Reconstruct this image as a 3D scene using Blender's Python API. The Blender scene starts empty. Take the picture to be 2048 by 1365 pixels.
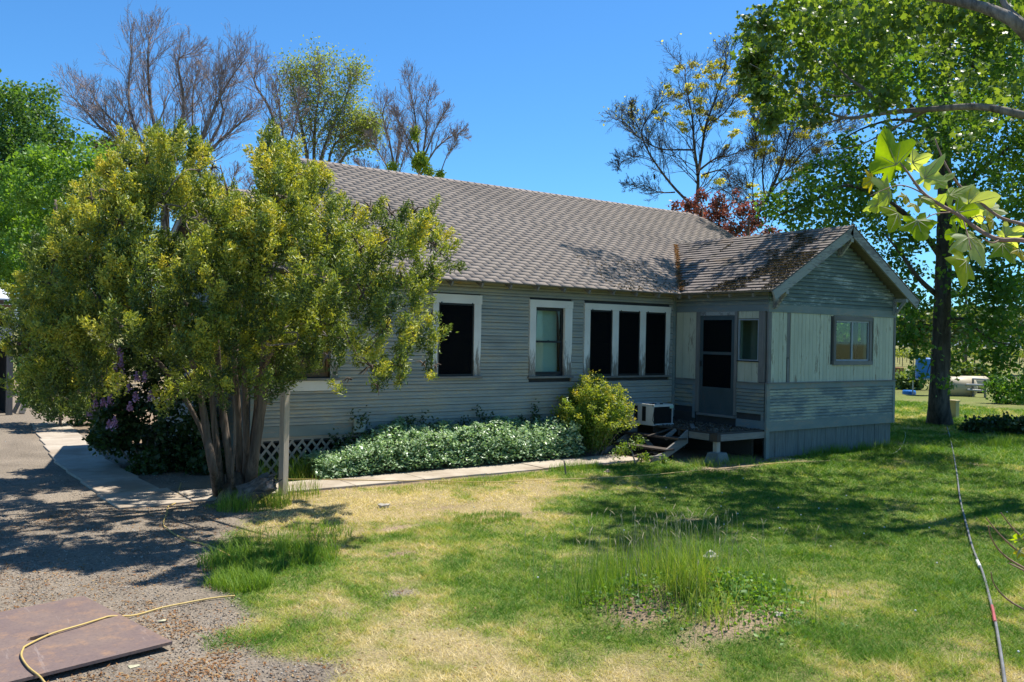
import bpy, bmesh, math, random
import numpy as np
from mathutils import Vector, Matrix
from mathutils.geometry import tessellate_polygon
RND = random.Random(11)
NR = np.random.default_rng(5)
SC = bpy.context.scene
COL = SC.collection

# ------------------------------------------------------------------ camera
F_PX, IW, IH = 1768.0, 2048.0, 1365.0
_yaw, _pit, _rol = [math.radians(a) for a in (35.908, -0.22135, 1.0589)]
CAM = np.array([0.0, 0.0, 2.32])
_f = np.array([math.sin(_yaw)*math.cos(_pit), math.cos(_yaw)*math.cos(_pit), math.sin(_pit)])
_r = np.array([math.cos(_yaw), -math.sin(_yaw), 0.0]); _u = np.cross(_r, _f)
_c, _s = math.cos(_rol), math.sin(_rol)
_r, _u = _c*_r+_s*_u, -_s*_r+_c*_u
cd = bpy.data.cameras.new('camera'); cam = bpy.data.objects.new('camera', cd); COL.objects.link(cam)
cd.sensor_width = 36; cd.lens = 36*F_PX/IW; cd.clip_start = 0.05; cd.clip_end = 6000
cam.matrix_world = Matrix(((_r[0], _u[0], -_f[0], CAM[0]), (_r[1], _u[1], -_f[1], CAM[1]), (_r[2], _u[2], -_f[2], CAM[2]), (0, 0, 0, 1)))
SC.camera = cam
# ------------------------------------------------------------------ sky, sun, exposure
SUN = np.array([0.47, 0.015, 1.0]); SUN /= np.linalg.norm(SUN)
W = bpy.data.worlds.new('World'); SC.world = W; W.use_nodes = True
wn = W.node_tree; bg = wn.nodes['Background']
sky = wn.nodes.new('ShaderNodeTexSky'); sky.sky_type = 'NISHITA'; sky.sun_disc = False
sky.sun_elevation = math.asin(SUN[2]); sky.sun_rotation = math.atan2(SUN[0], SUN[1])
sky.air_density = 1.0; sky.dust_density = 0.1; sky.ozone_density = 3.0; sky.altitude = 400
hue = wn.nodes.new('ShaderNodeMix'); hue.data_type = 'RGBA'; hue.blend_type = 'MULTIPLY'; hue.inputs[0].default_value = 1; hue.inputs[7].default_value = (.40, .78, 1.06, 1)
wn.links.new(sky.outputs[0], hue.inputs[6]); wn.links.new(hue.outputs[2], bg.inputs[0]); bg.inputs[1].default_value = 0.105
sl = bpy.data.lights.new('sun', 'SUN'); sl.energy = 5.0; sl.angle = math.radians(0.5); sl.color = (1.0, 0.95, 0.87)
so = bpy.data.objects.new('sun', sl); COL.objects.link(so)
so.rotation_euler = Vector(SUN).to_track_quat('Z', 'Y').to_euler(); so.location = (20, 10, 40)
SC.view_settings.view_transform = 'Standard'; SC.view_settings.look = 'None'
SC.view_settings.gamma = 1; SC.view_settings.exposure = 0.72; SC.view_settings.use_curve_mapping = False
try:
    SC.cycles.max_bounces = 8; SC.cycles.transparent_max_bounces = 12; SC.cycles.use_denoising = True
except Exception:
    pass

def ray(px, py): return (px-IW/2)/F_PX*_r-(py-IH/2)/F_PX*_u+_f
def wpt(px, py, d): return CAM+ray(px, py)*d
def gpt(px, py, z=0.0):
    d = ray(px, py); return CAM+d*((z-CAM[2])/d[2])

# ------------------------------------------------------------------ object helpers
OFF = {}
def tag(o, label=None, cat=None, group=None, kind=None):
    if label: o['label'] = label
    if cat: o['category'] = cat
    if group: o['group'] = group
    if kind: o['kind'] = kind
    return o
def empty(name, loc, label=None, cat=None, group=None, parent=None):
    o = bpy.data.objects.new(name, None); COL.objects.link(o); o.empty_display_size = 0.2
    if parent is None:
        o.location = loc; OFF[o.name] = np.array(loc, float)
    else:
        o.parent = parent; OFF[o.name] = OFF[parent.name]
    return tag(o, label, cat, group)
def place(me, name, mat, parent=None, base=None):
    o = bpy.data.objects.new(name, me); COL.objects.link(o)
    if mat is not None and not me.materials: me.materials.append(mat)
    if parent is not None:
        o.parent = parent; OFF[o.name] = OFF[parent.name]
    else:
        OFF[o.name] = np.zeros(3) if base is None else np.array(base, float); o.location = OFF[o.name]
    return o
class MB:
    def __init__(s): s.v = []; s.f = []
    def add(s, vs, fs):
        n = len(s.v); s.v += [tuple(map(float, p)) for p in vs]; s.f += [tuple(i+n for i in f) for f in fs]; return s
    def box(s, x0, x1, y0, y1, z0, z1):
        return s.add([(x0, y0, z0), (x1, y0, z0), (x1, y1, z0), (x0, y1, z0), (x0, y0, z1), (x1, y0, z1), (x1, y1, z1), (x0, y1, z1)],
                     [(0, 3, 2, 1), (4, 5, 6, 7), (0, 1, 5, 4), (1, 2, 6, 5), (2, 3, 7, 6), (3, 0, 4, 7)])
    def beam(s, a, b, w, h, up=(0, 0, 1)):
        a = np.array(a, float); b = np.array(b, float); d = b-a; d /= np.linalg.norm(d)
        sd = np.cross(d, up); sd /= np.linalg.norm(sd); uu = np.cross(sd, d)
        vs = [p+sd*i*w/2+uu*j*h/2 for p in (a, b) for i, j in ((-1, -1), (1, -1), (1, 1), (-1, 1))]
        return s.add(vs, [(0, 1, 2, 3), (7, 6, 5, 4), (0, 4, 5, 1), (1, 5, 6, 2), (2, 6, 7, 3), (3, 7, 4, 0)])
    def extr(s, prof, a, b):
        """prism: profile = list of 3D points (closed, counter-clockwise seen from -d), moved from offset a to offset b"""
        n = len(prof); vs = [np.add(p, a) for p in prof]+[np.add(p, b) for p in prof]
        return s.add(vs, [tuple(range(n))[::-1], tuple(range(n, 2*n))]+[(i, (i+1) % n, n+(i+1) % n, n+i) for i in range(n)])
    def tube(s, pts, rad, n=6, cap=True):
        P = np.array(pts, float); m = len(P)
        R = np.full(m, rad) if np.isscalar(rad) else np.array(rad, float)
        T = np.gradient(P, axis=0); T /= np.linalg.norm(T, axis=1)[:, None]+1e-9
        ref = np.array([0, 0, 1.0]) if abs(T[0][2]) < 0.9 else np.array([1.0, 0, 0])
        vs = []
        for i in range(m):
            x = np.cross(T[i], ref); x /= np.linalg.norm(x)+1e-9; y = np.cross(T[i], x); ref = np.cross(x, T[i])
            for k in range(n):
                t = 2*math.pi*k/n; vs.append(P[i]+R[i]*(math.cos(t)*x+math.sin(t)*y))
        fs = [(i*n+k, i*n+(k+1) % n, (i+1)*n+(k+1) % n, (i+1)*n+k) for i in range(m-1) for k in range(n)]
        if cap: fs += [tuple(range(n))[::-1], tuple(range((m-1)*n, m*n))]
        return s.add(vs, fs)
    def lathe(s, c, prof, n=16, axis=2):
        vs = []; m = len(prof)
        for r, h in prof:
            for k in range(n):
                t = 2*math.pi*k/n; q = [r*math.cos(t), r*math.sin(t), h]
                if axis == 0: q = [q[2], q[0], q[1]]
                if axis == 1: q = [q[1], q[2], q[0]]
                vs.append(np.add(c, q))
        fs = [(i*n+k, i*n+(k+1) % n, (i+1)*n+(k+1) % n, (i+1)*n+k) for i in range(m-1) for k in range(n)]
        return s.add(vs, fs+[tuple(range(n))[::-1], tuple(range((m-1)*n, m*n))])
    def build(s, name, mat, parent=None, base=None, smooth=False, bevel=0):
        off = OFF[parent.name] if parent is not None else (np.zeros(3) if base is None else np.array(base, float))
        me = bpy.data.meshes.new(name); me.from_pydata([tuple(np.subtract(p, off)) for p in s.v], [], s.f)
        if smooth: me.polygons.foreach_set('use_smooth', [True]*len(me.polygons))
        bm = bmesh.new(); bm.from_mesh(me); bmesh.ops.recalc_face_normals(bm, faces=bm.faces); bm.to_mesh(me); bm.free()
        o = place(me, name, mat, parent, base)
        if bevel:
            m = o.modifiers.new('bevel', 'BEVEL'); m.width = bevel; m.segments = 1; m.limit_method = 'ANGLE'
        return o
def B(x0, x1, y0, y1, z0, z1): return MB().box(x0, x1, y0, y1, z0, z1)
def npmesh(name, V, F, mat, parent=None, base=None, tint=None, smooth=False, col=None):
    """V (n,3) world, F (m,k)"""
    off = OFF[parent.name] if parent is not None else (np.zeros(3) if base is None else np.array(base, float))
    me = bpy.data.meshes.new(name); V = np.asarray(V, np.float32)-np.asarray(off, np.float32); F = np.asarray(F, np.int32); m, k = F.shape
    me.vertices.add(len(V)); me.vertices.foreach_set('co', V.ravel())
    me.loops.add(m*k); me.loops.foreach_set('vertex_index', F.ravel())
    me.polygons.add(m); me.polygons.foreach_set('loop_start', np.arange(m, dtype=np.int32)*k)
    if smooth: me.polygons.foreach_set('use_smooth', np.ones(m, bool))
    me.update(calc_edges=True)
    if tint is not None:
        a = me.attributes.new('tint', 'FLOAT', 'POINT'); a.data.foreach_set('value', np.asarray(tint, np.float32))
    if col is not None:
        a = me.attributes.new('albedo', 'FLOAT_COLOR', 'POINT')
        a.data.foreach_set('color', np.concatenate([col, np.ones((len(col), 1))], 1).astype(np.float32).ravel())
    return place(me, name, mat, parent, base)
def copyob(o, parent, loc, rot=None):
    c = o.copy(); COL.objects.link(c); c.parent = parent; c.location = loc
    if rot is not None: c.rotation_euler = rot
    OFF[c.name] = OFF[parent.name] if parent else np.zeros(3)
    return c

# ------------------------------------------------------------------ noise on arrays
def vnoise(x, y, scale, seed):
    g = np.random.default_rng(seed).random((64, 64)); x = np.asarray(x)/scale+31.3; y = np.asarray(y)/scale+17.7
    xi = np.floor(x).astype(int); yi = np.floor(y).astype(int); fx = x-xi; fy = y-yi
    fx = fx*fx*(3-2*fx); fy = fy*fy*(3-2*fy); a = lambda i, j: g[i % 64, j % 64]
    return (a(xi, yi)*(1-fx)+a(xi+1, yi)*fx)*(1-fy)+(a(xi, yi+1)*(1-fx)+a(xi+1, yi+1)*fx)*fy
def fnoise(x, y, scale, seed): return (vnoise(x, y, scale, seed)+.5*vnoise(x, y, scale/2.1, seed+1)+.25*vnoise(x, y, scale/4.3, seed+2))/1.75
def sstep(a, b, x):
    t = np.clip((x-a)/(b-a), 0, 1); return t*t*(3-2*t)

# ------------------------------------------------------------------ materials
class NT:
    def __init__(s, name):
        s.m = bpy.data.materials.new(name); s.m.use_nodes = True; s.t = s.m.node_tree; s.n = s.t.nodes; s.b = s.n['Principled BSDF']; s.out = s.n['Material Output']
        s.tc = s.n.new('ShaderNodeTexCoord')
    def new(s, t, **k):
        n = s.n.new(t)
        for a, v in k.items(): setattr(n, a, v)
        return n
    def L(s, a, b): s.t.links.new(a, b)
    def noise(s, scale, stretch=(1, 1, 1), detail=5, rough=.6, off=0):
        mp = s.new('ShaderNodeMapping'); mp.inputs['Scale'].default_value = [scale*q for q in stretch]; mp.inputs['Location'].default_value = (off, off*1.7, off*.6)
        s.L(s.tc.outputs['Object'], mp.inputs[0]); n = s.new('ShaderNodeTexNoise'); n.inputs['Scale'].default_value = 1; n.inputs['Detail'].default_value = detail
        n.inputs['Roughness'].default_value = rough; s.L(mp.outputs[0], n.inputs['Vector']); return n.outputs['Fac']
    def ramp(s, fac, stops):
        r = s.new('ShaderNodeValToRGB'); e = r.color_ramp.elements
        while len(e) < len(stops): e.new(0.5)
        for q, (p, c) in zip(e, stops): q.position = p; q.color = (*c, 1) if len(c) == 3 else c
        s.L(fac, r.inputs[0]); return r.outputs[0]
    def step(s, fac, lo, hi):
        m = s.new('ShaderNodeMapRange'); m.inputs[1].default_value = lo; m.inputs[2].default_value = hi; s.L(fac, m.inputs[0]); return m.outputs[0]
    def mix(s, fac, a, b, bt='MIX'):
        m = s.new('ShaderNodeMix'); m.data_type = 'RGBA'; m.blend_type = bt
        for v, i in ((fac, 0), (a, 6), (b, 7)):
            if isinstance(v, (int, float)): m.inputs[i].default_value = v
            elif isinstance(v, tuple): m.inputs[i].default_value = (*v, 1)
            else: s.L(v, m.inputs[i])
        return m.outputs[2]
    def math(s, op, a, b):
        m = s.new('ShaderNodeMath'); m.operation = op
        for v, i in ((a, 0), (b, 1)):
            if isinstance(v, (int, float)): m.inputs[i].default_value = v
            else: s.L(v, m.inputs[i])
        return m.outputs[0]
    def attr(s, nm, out='Fac'):
        a = s.new('ShaderNodeAttribute'); a.attribute_name = nm; return a.outputs[out]
    def orand(s): return s.new('ShaderNodeObjectInfo').outputs['Random']
    def objz(s):
        x = s.new('ShaderNodeSeparateXYZ'); s.L(s.tc.outputs['Object'], x.inputs[0]); return x.outputs[2]
    def fin(s, col, rough=.8, bump=None, bstr=.3, bdist=.01, spec=.3, metal=0):
        if isinstance(col, tuple): s.b.inputs['Base Color'].default_value = (*col, 1)
        else: s.L(col, s.b.inputs['Base Color'])
        s.b.inputs['Roughness'].default_value = rough; s.b.inputs['Specular IOR Level'].default_value = spec; s.b.inputs['Metallic'].default_value = metal
        if bump is not None:
            bp = s.new('ShaderNodeBump'); bp.inputs['Strength'].default_value = bstr; bp.inputs['Distance'].default_value = bdist
            s.L(bump, bp.inputs['Height']); s.L(bp.outputs[0], s.b.inputs['Normal'])
        return s.m
def plain(name, c, rough=.7, var=.25, scale=6, spec=.3, metal=0, stretch=(1, 1, 1), bstr=.2):
    t = NT(name); n = t.noise(scale, stretch); d = tuple(max(0, q*(1-var)) for q in c); l = tuple(min(1, q*(1+var)) for q in c)
    n2 = t.noise(scale*7, stretch, off=3)
    return t.fin(t.mix(.35, t.ramp(n, [(.3, d), (.7, l)]), t.ramp(n2, [(.3, d), (.7, l)])), rough, n2, bstr, .004, spec, metal)
def painted_board(name, paint, under, axis='x', amount=.5, ochre=None, paint2=None):
    """weathered paint along the board's length over bare wood"""
    t = NT(name); st = (1, 9, 9) if axis == 'x' else ((9, 1, 9) if axis == 'y' else (9, 9, 1))
    big = t.noise(1.1, tuple(q**.5 for q in st), 4); fine = t.noise(4.5, st, 7, .7, 2); gr = t.noise(14, tuple(q**1.3 for q in st), 4, .6, 5)
    p = t.ramp(big, [(.3, tuple(q*.82 for q in paint)), (.7, paint2 or tuple(min(1, q*1.18) for q in paint))])
    ri = t.orand(); p = t.mix(t.math('MULTIPLY', ri, .35), p, tuple(q*.72 for q in paint))
    wd = t.ramp(gr, [(.3, tuple(q*.6 for q in under)), (.7, under)])
    if ochre: wd = t.mix(t.step(t.noise(.8, (1, 1.5, 3), 3, .5, 9), .60, .68), wd, ochre)
    k = t.step(t.math('ADD', t.math('MULTIPLY', big, .5), t.math('MULTIPLY', fine, .5)), .56-amount*.12, .60-amount*.1)
    c = t.mix(k, p, wd)
    return t.fin(c, .75, t.mix(.5, fine, gr), .35, .004, .25)
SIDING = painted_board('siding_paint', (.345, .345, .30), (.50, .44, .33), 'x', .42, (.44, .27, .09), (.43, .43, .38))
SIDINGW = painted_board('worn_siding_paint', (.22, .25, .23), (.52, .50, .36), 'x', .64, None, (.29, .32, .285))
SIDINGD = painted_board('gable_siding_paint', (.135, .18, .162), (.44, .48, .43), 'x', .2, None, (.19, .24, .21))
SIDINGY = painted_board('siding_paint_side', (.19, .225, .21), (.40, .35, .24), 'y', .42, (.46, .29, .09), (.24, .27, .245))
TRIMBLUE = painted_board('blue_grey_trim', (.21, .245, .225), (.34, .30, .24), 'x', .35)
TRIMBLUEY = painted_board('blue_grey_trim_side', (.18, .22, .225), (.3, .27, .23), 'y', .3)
CREAM = painted_board('cream_panel_paint', (.53, .52, .38), (.34, .29, .2), 'z', .08, None, (.60, .585, .43))
RAKE = painted_board('grey_rake_paint', (.33, .34, .31), (.22, .21, .2), 'x', .5)
def peel(name, axis):
    t = NT(name); st = (1, 10, 10) if axis == 'x' else (10, 10, 1)
    fine = t.noise(3.2, st, 8, .72, 1); big = t.noise(2.0, (1, 1, 1), 3, .5, 4); crack = t.noise(13, st, 6, .7, 7)
    if axis == 'z':
        z = t.objz(); low = t.step(z, 2.5, 1.65)
    else: low = t.math('MULTIPLY', big, .3)
    k = t.math('ADD', t.math('MULTIPLY', fine, .75), t.math('MULTIPLY', low, .22))
    k = t.step(k, .50, .56)
    wood = t.ramp(crack, [(.3, (.13, .11, .09)), (.7, (.33, .29, .24))])
    p = t.ramp(big, [(.3, (.68, .63, .56)), (.7, (.80, .76, .68))])
    return t.fin(t.mix(k, p, wood), .7, t.mix(k, (1, 1, 1), crack), .5, .004)
WHITEZ = peel('peeling_white_upright', 'z'); WHITEX = peel('peeling_white_level', 'x')
def barewood(name, c, axis, dark=.55):
    t = NT(name); st = {'x': (1, 12, 12), 'y': (12, 1, 12), 'z': (12, 12, 1)}[axis]
    a = t.noise(3, st, 7, .65); b = t.noise(1.2, (1, 1, 1), 4, .5, 3); r = t.orand()
    k = t.ramp(a, [(.25, tuple(q*dark for q in c)), (.75, tuple(min(1, q*1.2) for q in c))])
    k = t.mix(t.step(b, .5, .75), k, tuple(q*.6 for q in c)); k = t.mix(t.math('MULTIPLY', r, .35), k, tuple(q*.6 for q in c))
    return t.fin(k, .85, a, .5, .005, .2)
GREYWOODZ = barewood('weathered_grey_wood_upright', (.24, .225, .20), 'z')
SKIRTW = barewood('blue_grey_skirting_wood', (.20, .215, .195), 'z', .5)
GREYWOODX = barewood('weathered_grey_wood_level', (.25, .235, .21), 'x')
GREYWOODY = barewood('weathered_grey_wood_deep', (.25, .235, .21), 'y')
POSTW = barewood('pale_post_wood', (.46, .40, .32), 'z', .7)
LATHW = barewood('pale_lattice_wood', (.38, .32, .25), 'x', .75)
BROWNW = barewood('brown_old_wood', (.26, .15, .08), 'x')
DARKDECK = barewood('dark_deck_wood', (.085, .07, .058), 'x')
def shingle_mat(name, c, moss):
    t = NT(name); r = t.math('ADD', t.orand(), t.attr('tint')); r = t.math('FRACT', r, 0)
    g = t.noise(90, (1, 1, 1), 3, .7); b = t.noise(.55, (1, 1, 1), 4, .5, 2); st = t.noise(2.2, (1, .35, .35), 5, .6, 6)
    k = t.ramp(r, [(0, tuple(q*.90 for q in c)), (.5, c), (1, tuple(q*1.10 for q in c))])
    k = t.mix(.3, k, t.ramp(g, [(.3, tuple(q*.5 for q in c)), (.7, tuple(q*1.5 for q in c))]))
    k = t.mix(t.step(b, .5, .72), k, tuple(q*.8 for q in c))
    if moss:
        m = t.step(t.noise(2.6, (1, 1, 1), 6, .65, 8), .55, .68)
        k = t.mix(t.math('MULTIPLY', m, .75), k, (.06, .055, .03)); k = t.mix(t.math('MULTIPLY', t.step(st, .58, .72), .6), k, (.19, .12, .06))
    return t.fin(k, .9, g, .35, .004, .2)
SHING = shingle_mat('main_roof_shingle', (.262, .222, .192), False)
SHINGOLD = shingle_mat('annex_roof_shingle', (.20, .17, .147), True)
DARKWALL = plain('dark_wall_core', (.05, .05, .05), .9)  # near-black so the gaps between siding boards read as shadow lines
INNER = plain('inner_wall_paint', (.50, .55, .42), .9, .1)
def concrete():
    t = NT('old_concrete'); a = t.noise(2.2, (1, 1, 1), 6, .65); b = t.noise(14, (1, 1, 1), 5, .7, 3); c = t.noise(.9, (1, 1, 1), 4, .6, 8)
    k = t.ramp(a, [(.3, (.34, .285, .22)), (.7, (.46, .40, .32))]); k = t.mix(t.math('MULTIPLY', t.step(c, .5, .66), .8), k, (.26, .20, .14)); k = t.mix(t.math('MULTIPLY', t.step(b, .58, .72), .6), k, (.22, .17, .12))
    return t.fin(k, .92, b, .4, .006, .2)
CONC = concrete()
BLACKROOM = plain('dark_room', (.03, .03, .03), .9)  # near-black, the darkness of unlit interiors put into the colour
def glass():
    t = NT('window_glass'); tr = t.new('ShaderNodeBsdfTransparent'); tr.inputs[0].default_value = (.82, .88, .86, 1)
    gl = t.new('ShaderNodeBsdfGlossy'); gl.inputs['Roughness'].default_value = .03; fr = t.new('ShaderNodeLayerWeight'); fr.inputs[0].default_value = .5; fo = t.math('ADD', t.math('MULTIPLY', t.math('POWER', fr.outputs['Facing'], 4.5), .85), .035)
    mx = t.new('ShaderNodeMixShader'); t.L(fo, mx.inputs[0]); t.L(tr.outputs[0], mx.inputs[1]); t.L(gl.outputs[0], mx.inputs[2]); t.L(mx.outputs[0], t.out.inputs[0]); return t.m
GLASS = glass()
def screen():
    t = NT('dark_insect_screen'); tr = t.new('ShaderNodeBsdfTransparent'); tr.inputs[0].default_value = (.5, .52, .52, 1)
    df = t.new('ShaderNodeBsdfDiffuse'); df.inputs[0].default_value = (.010, .011, .012, 1)
    mx = t.new('ShaderNodeMixShader'); mx.inputs[0].default_value = .62; t.L(tr.outputs[0], mx.inputs[1]); t.L(df.outputs[0], mx.inputs[2]); t.L(mx.outputs[0], t.out.inputs[0]); return t.m
SCREEN = screen()
BLACKP = plain('black_paint', (.02, .022, .022), .5)
SASHBLUE = plain('dull_sash_paint', (.075, .085, .09), .6)
DOORBLUE = painted_board('door_blue_paint', (.06, .085, .09), (.1, .1, .1), 'z', .1)
METALW = plain('white_metal', (.62, .60, .55), .45, .12, 5, .5)
BLACKM = plain('black_coil', (.015, .015, .015), .6)
def leafmat(name, stops, trans=.35, rough=.5, spec=.4, tcol=None):
    """colour from the tint attribute"""
    t = NT(name); a = t.attr('tint'); c = t.ramp(a, stops)
    t.fin(c, rough, None, spec=spec)
    tl = t.new('ShaderNodeBsdfTranslucent'); hs = t.new('ShaderNodeMix'); hs.data_type = 'RGBA'; hs.blend_type = 'MULTIPLY'; hs.inputs[0].default_value = 1
    t.L(c, hs.inputs[6]); hs.inputs[7].default_value = (*(tcol or (1.9, 1.7, .5)), 1); t.L(hs.outputs[2], tl.inputs[0])
    mx = t.new('ShaderNodeMixShader'); mx.inputs[0].default_value = trans; t.L(t.b.outputs[0], mx.inputs[1]); t.L(tl.outputs[0], mx.inputs[2]); t.L(mx.outputs[0], t.out.inputs[0]); return t.m
def barkmat(name, c, scale=9, st=(1, 1, .25)):
    t = NT(name); a = t.noise(scale, st, 7, .7); b = t.noise(1.5, (1, 1, 1), 3, .5, 3)
    k = t.ramp(a, [(.35, tuple(q*.28 for q in c)), (.5, c), (.65, tuple(q*1.6 for q in c))]); k = t.mix(t.step(b, .45, .7), k, tuple(q*.7 for q in c))
    return t.fin(k, .9, a, .8, .02, .15)
exec_after = []
# ------------------------------------------------------------------ ground
MOUND = (5.85, 5.3)
def hz(x, y):
    d2 = ((x-MOUND[0])/1.0)**2+((y-MOUND[1])/.8)**2
    return .20*np.exp(-d2*1.3)*(.75+.5*vnoise(x, y, .35, 3))
def lawn_edge(y): return np.interp(y, [0, 2, 5.2, 7.4, 8.6, 9.6, 10.6, 12.2, 13], [1.9, 2.0, 2.3, 2.6, 2.75, 3.1, 3.6, 4.1, 4.6])
def masks(x, y):
    """lawn cover 0..1, dryness 0..1"""
    w = (fnoise(x, y, .9, 21)-.5)
    lawn = sstep(-.22, .22, x-lawn_edge(y)+w*1.1)
    bed = sstep(12.05, 12.25, y+w*.25)*(1-sstep(15.0, 15.6, x))              # walkway and planting bed
    porch = sstep(12.3, 13.0, x+w)*(1-sstep(14.9, 15.1, x))*sstep(10.4, 11.2, y+w*1.2)
    inside = (x > 14.3)*(x < 19.1)*(y > 11.2)
    lawn = lawn*(1-bed)*(1-porch*.9)*(1-inside)
    def blob(cx, cy, rx, ry, a): return a*np.exp(-(((x-cx)/rx)**2+((y-cy)/ry)**2))
    dry = blob(5.6, 10.6, 2.2, 1.7, 1.1)+blob(3.1, 6.0, 1.1, 1.6, .95)+blob(6.0, 2.9, 1.1, .8, .9)+blob(7.6, 10.6, 1.6, 1.2, .5)+blob(4.0, 4.4, 1.2, .8, .7)+blob(10, 10.9, 1.6, .7, .55)+blob(9.5, 6.3, 1.2, .8, .25)+blob(27, 15, 8, 4, .35)
    dry -= blob(7.6, 8.2, 2.2, 1.3, .5)+blob(11.5, 8, 3, 2, .3)+blob(3.4, 8.9, .9, .8, .6)
    dry = np.clip(dry+.15-.22*sstep(5, 8.5, x)+(fnoise(x, y, 1.5, 31)-.5)*1.5+(fnoise(x, y, .42, 35)-.5)*1.35, 0, 1)
    bare = np.maximum.reduce([blob(MOUND[0]-.62, MOUND[1]+.10, .38, .45, 1.2), blob(MOUND[0]-.1, MOUND[1]-.66, .75, .2, 1.2), blob(MOUND[0]+.2, MOUND[1]+.1, .3, .3, .8), blob(4.6, 8.3, .25, .1, .8), blob(8.6, 7.9, .25, .1, .7), blob(3.9, 7.0, .2, .12, .8), blob(6.9, 9.3, .4, .1, .8), blob(5.2, 9.4, .35, .12, 1), blob(7.3, 7.2, .2, .12, .8),
                              blob(6.3, 10.2, .5, .14, .6), blob(12.6, 10.8, .8, .35, .9), blob(19.6, 11.6, .9, .5, .8), blob(4.1, 9.7, .6, .6, .55), blob(3.6, 10.9, .6, .5, .6), blob(23.5, 12, 1.6, .6, .6)])
    bare = np.clip(bare*1.35+(fnoise(x, y, .3, 41)-.55)*.9-.1, 0, 1)
    return lawn*(1-bare), dry
def axis_coords(a, b, st, lim):
    c = list(np.arange(a, b+1e-6, st)); s = st; v = b; up = []
    while v < lim: s *= 1.35; v += s; up.append(v)
    s = st; v = a; dn = []
    while v > -lim: s *= 1.35; v -= s; dn.append(v)
    return np.array(dn[::-1]+c+up)
gx = axis_coords(-1.5, 24, .075, 3500); gy = axis_coords(1.8, 18, .075, 3500)
X, Y = np.meshgrid(gx, gy); X = X.ravel(); Y = Y.ravel(); nx, ny = len(gx), len(gy)
lw, dr = masks(X, Y)
n1 = fnoise(X, Y, .5, 51)[:, None]; n2 = fnoise(X, Y, 2.3, 55)[:, None]
dirt = np.array([.28, .205, .135])*(.75+.5*n1); gravel = np.array([.235, .195, .148])*(.7+.6*n1)
gm = sstep(.2, .55, fnoise(X, Y, 1.1, 61)*.8+.25-.5*sstep(3.2, 5, X))[:, None]
soil = gravel*gm+dirt*(1-gm)
grn = np.array([.16, .225, .036])*(.75+.5*n2); stw = np.array([.48, .38, .19])*(.8+.4*n1)
d3 = dr[:, None]; gcol = grn*(1-d3)+stw*d3
col = soil*(1-lw[:, None])+(gcol*.62+soil*.12)*lw[:, None]
far = sstep(30, 70, np.hypot(X, Y))[:, None]; col = col*(1-far)+np.array([.20, .19, .07])*far*(.8+.4*n2)
F = (np.arange(ny-1)[:, None]*nx+np.arange(nx-1)[None]).ravel()
F = np.stack([F, F+1, F+1+nx, F+nx], 1)
t = NT('ground_soil_and_turf'); c = t.attr('albedo', 'Color'); nf = t.noise(30, (1, 1, 1), 6, .75); ng = t.noise(75, (1, 1, 1), 3, .8, 4)
vr = t.new('ShaderNodeTexVoronoi'); vr.inputs['Scale'].default_value = 42; t.L(t.tc.outputs['Object'], vr.inputs['Vector'])
c2 = t.mix(.45, c, t.mix(1.0, c, t.ramp(nf, [(.3, (.5, .5, .5)), (.7, (1.5, 1.5, 1.5))]), 'MULTIPLY'))
c2 = t.mix(.35, c2, t.mix(1.0, c2, t.ramp(vr.outputs['Color'], [(0, (.4, .4, .4)), (1, (1.5, 1.5, 1.55))]), 'MULTIPLY'))
GROUND = t.fin(c2, .95, t.math('ADD', nf, vr.outputs['Distance']), .8, .02, .1)
ground = npmesh('ground', np.stack([X, Y, hz(X, Y)+(vnoise(X, Y, .25, 71)-.5)*.012], 1), F, GROUND, smooth=True, col=col); tag(ground, kind='structure')

# concrete walkway: front run and left run, slab by slab
walk = empty('walkway', (6, 12.6, 0)); tag(walk, kind='structure')
def slab(pts, z=.035):
    m = MB(); m.extr([(p[0], p[1], -.05) for p in pts], (0, 0, 0), (0, 0, .05+z+RND.uniform(-.006, .006))); return m.build('slab', CONC, walk, bevel=.006)
xs = np.arange(3.55, 12.4, 1.21)
for i in range(len(xs)-1):
    a, b = xs[i]+.006, xs[i+1]-.006; e = lambda q: RND.uniform(-.012, .012)
    slab([(a, 12.24+e(0), 0), (b, 12.24+e(0), 0), (b, 13.02+e(0), 0), (a, 13.02+e(0), 0)])
ys = np.arange(12.2, 24.5, 1.22)
for i in range(len(ys)-1):
    a, b = ys[i]+.007, ys[i+1]-.007; w0 = np.interp(a, [12, 17, 20, 25], [2.62, 2.62, 2.85, 3.25]); w1 = np.interp(b, [12, 17, 20, 25], [2.58, 2.58, 2.8, 3.2])
    slab([(w0, a, 0), (w0+.80 if i else 3.535, a, 0), (w1+.80 if i else 3.535, b, 0), (w1, b, 0)], .03)

# distant hills
hx = []; hv = []; hf = []
A = np.radians(np.linspace(-50, 110, 120)); hgt = 55+60*fnoise(A*9, A*0, 1.3, 81)+25*vnoise(A*40, A*0, 1, 83)
V = np.concatenate([np.stack([np.sin(A)*2300, np.cos(A)*2300, A*0-5], 1), np.stack([np.sin(A)*2750, np.cos(A)*2750, hgt], 1), np.stack([np.sin(A)*3300, np.cos(A)*3300, A*0-5], 1)])
m = len(A); F = np.concatenate([np.stack([np.arange(m-1)+k*m, np.arange(m-1)+1+k*m, np.arange(m-1)+1+(k+1)*m, np.arange(m-1)+(k+1)*m], 1) for k in (0, 1)])
tag(npmesh('hills', V, F, plain('hazy_hill_blue', (.13, .17, .19), 1, .2, .004), smooth=True), kind='structure')  # bluish distance haze is put into the hill colour

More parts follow.
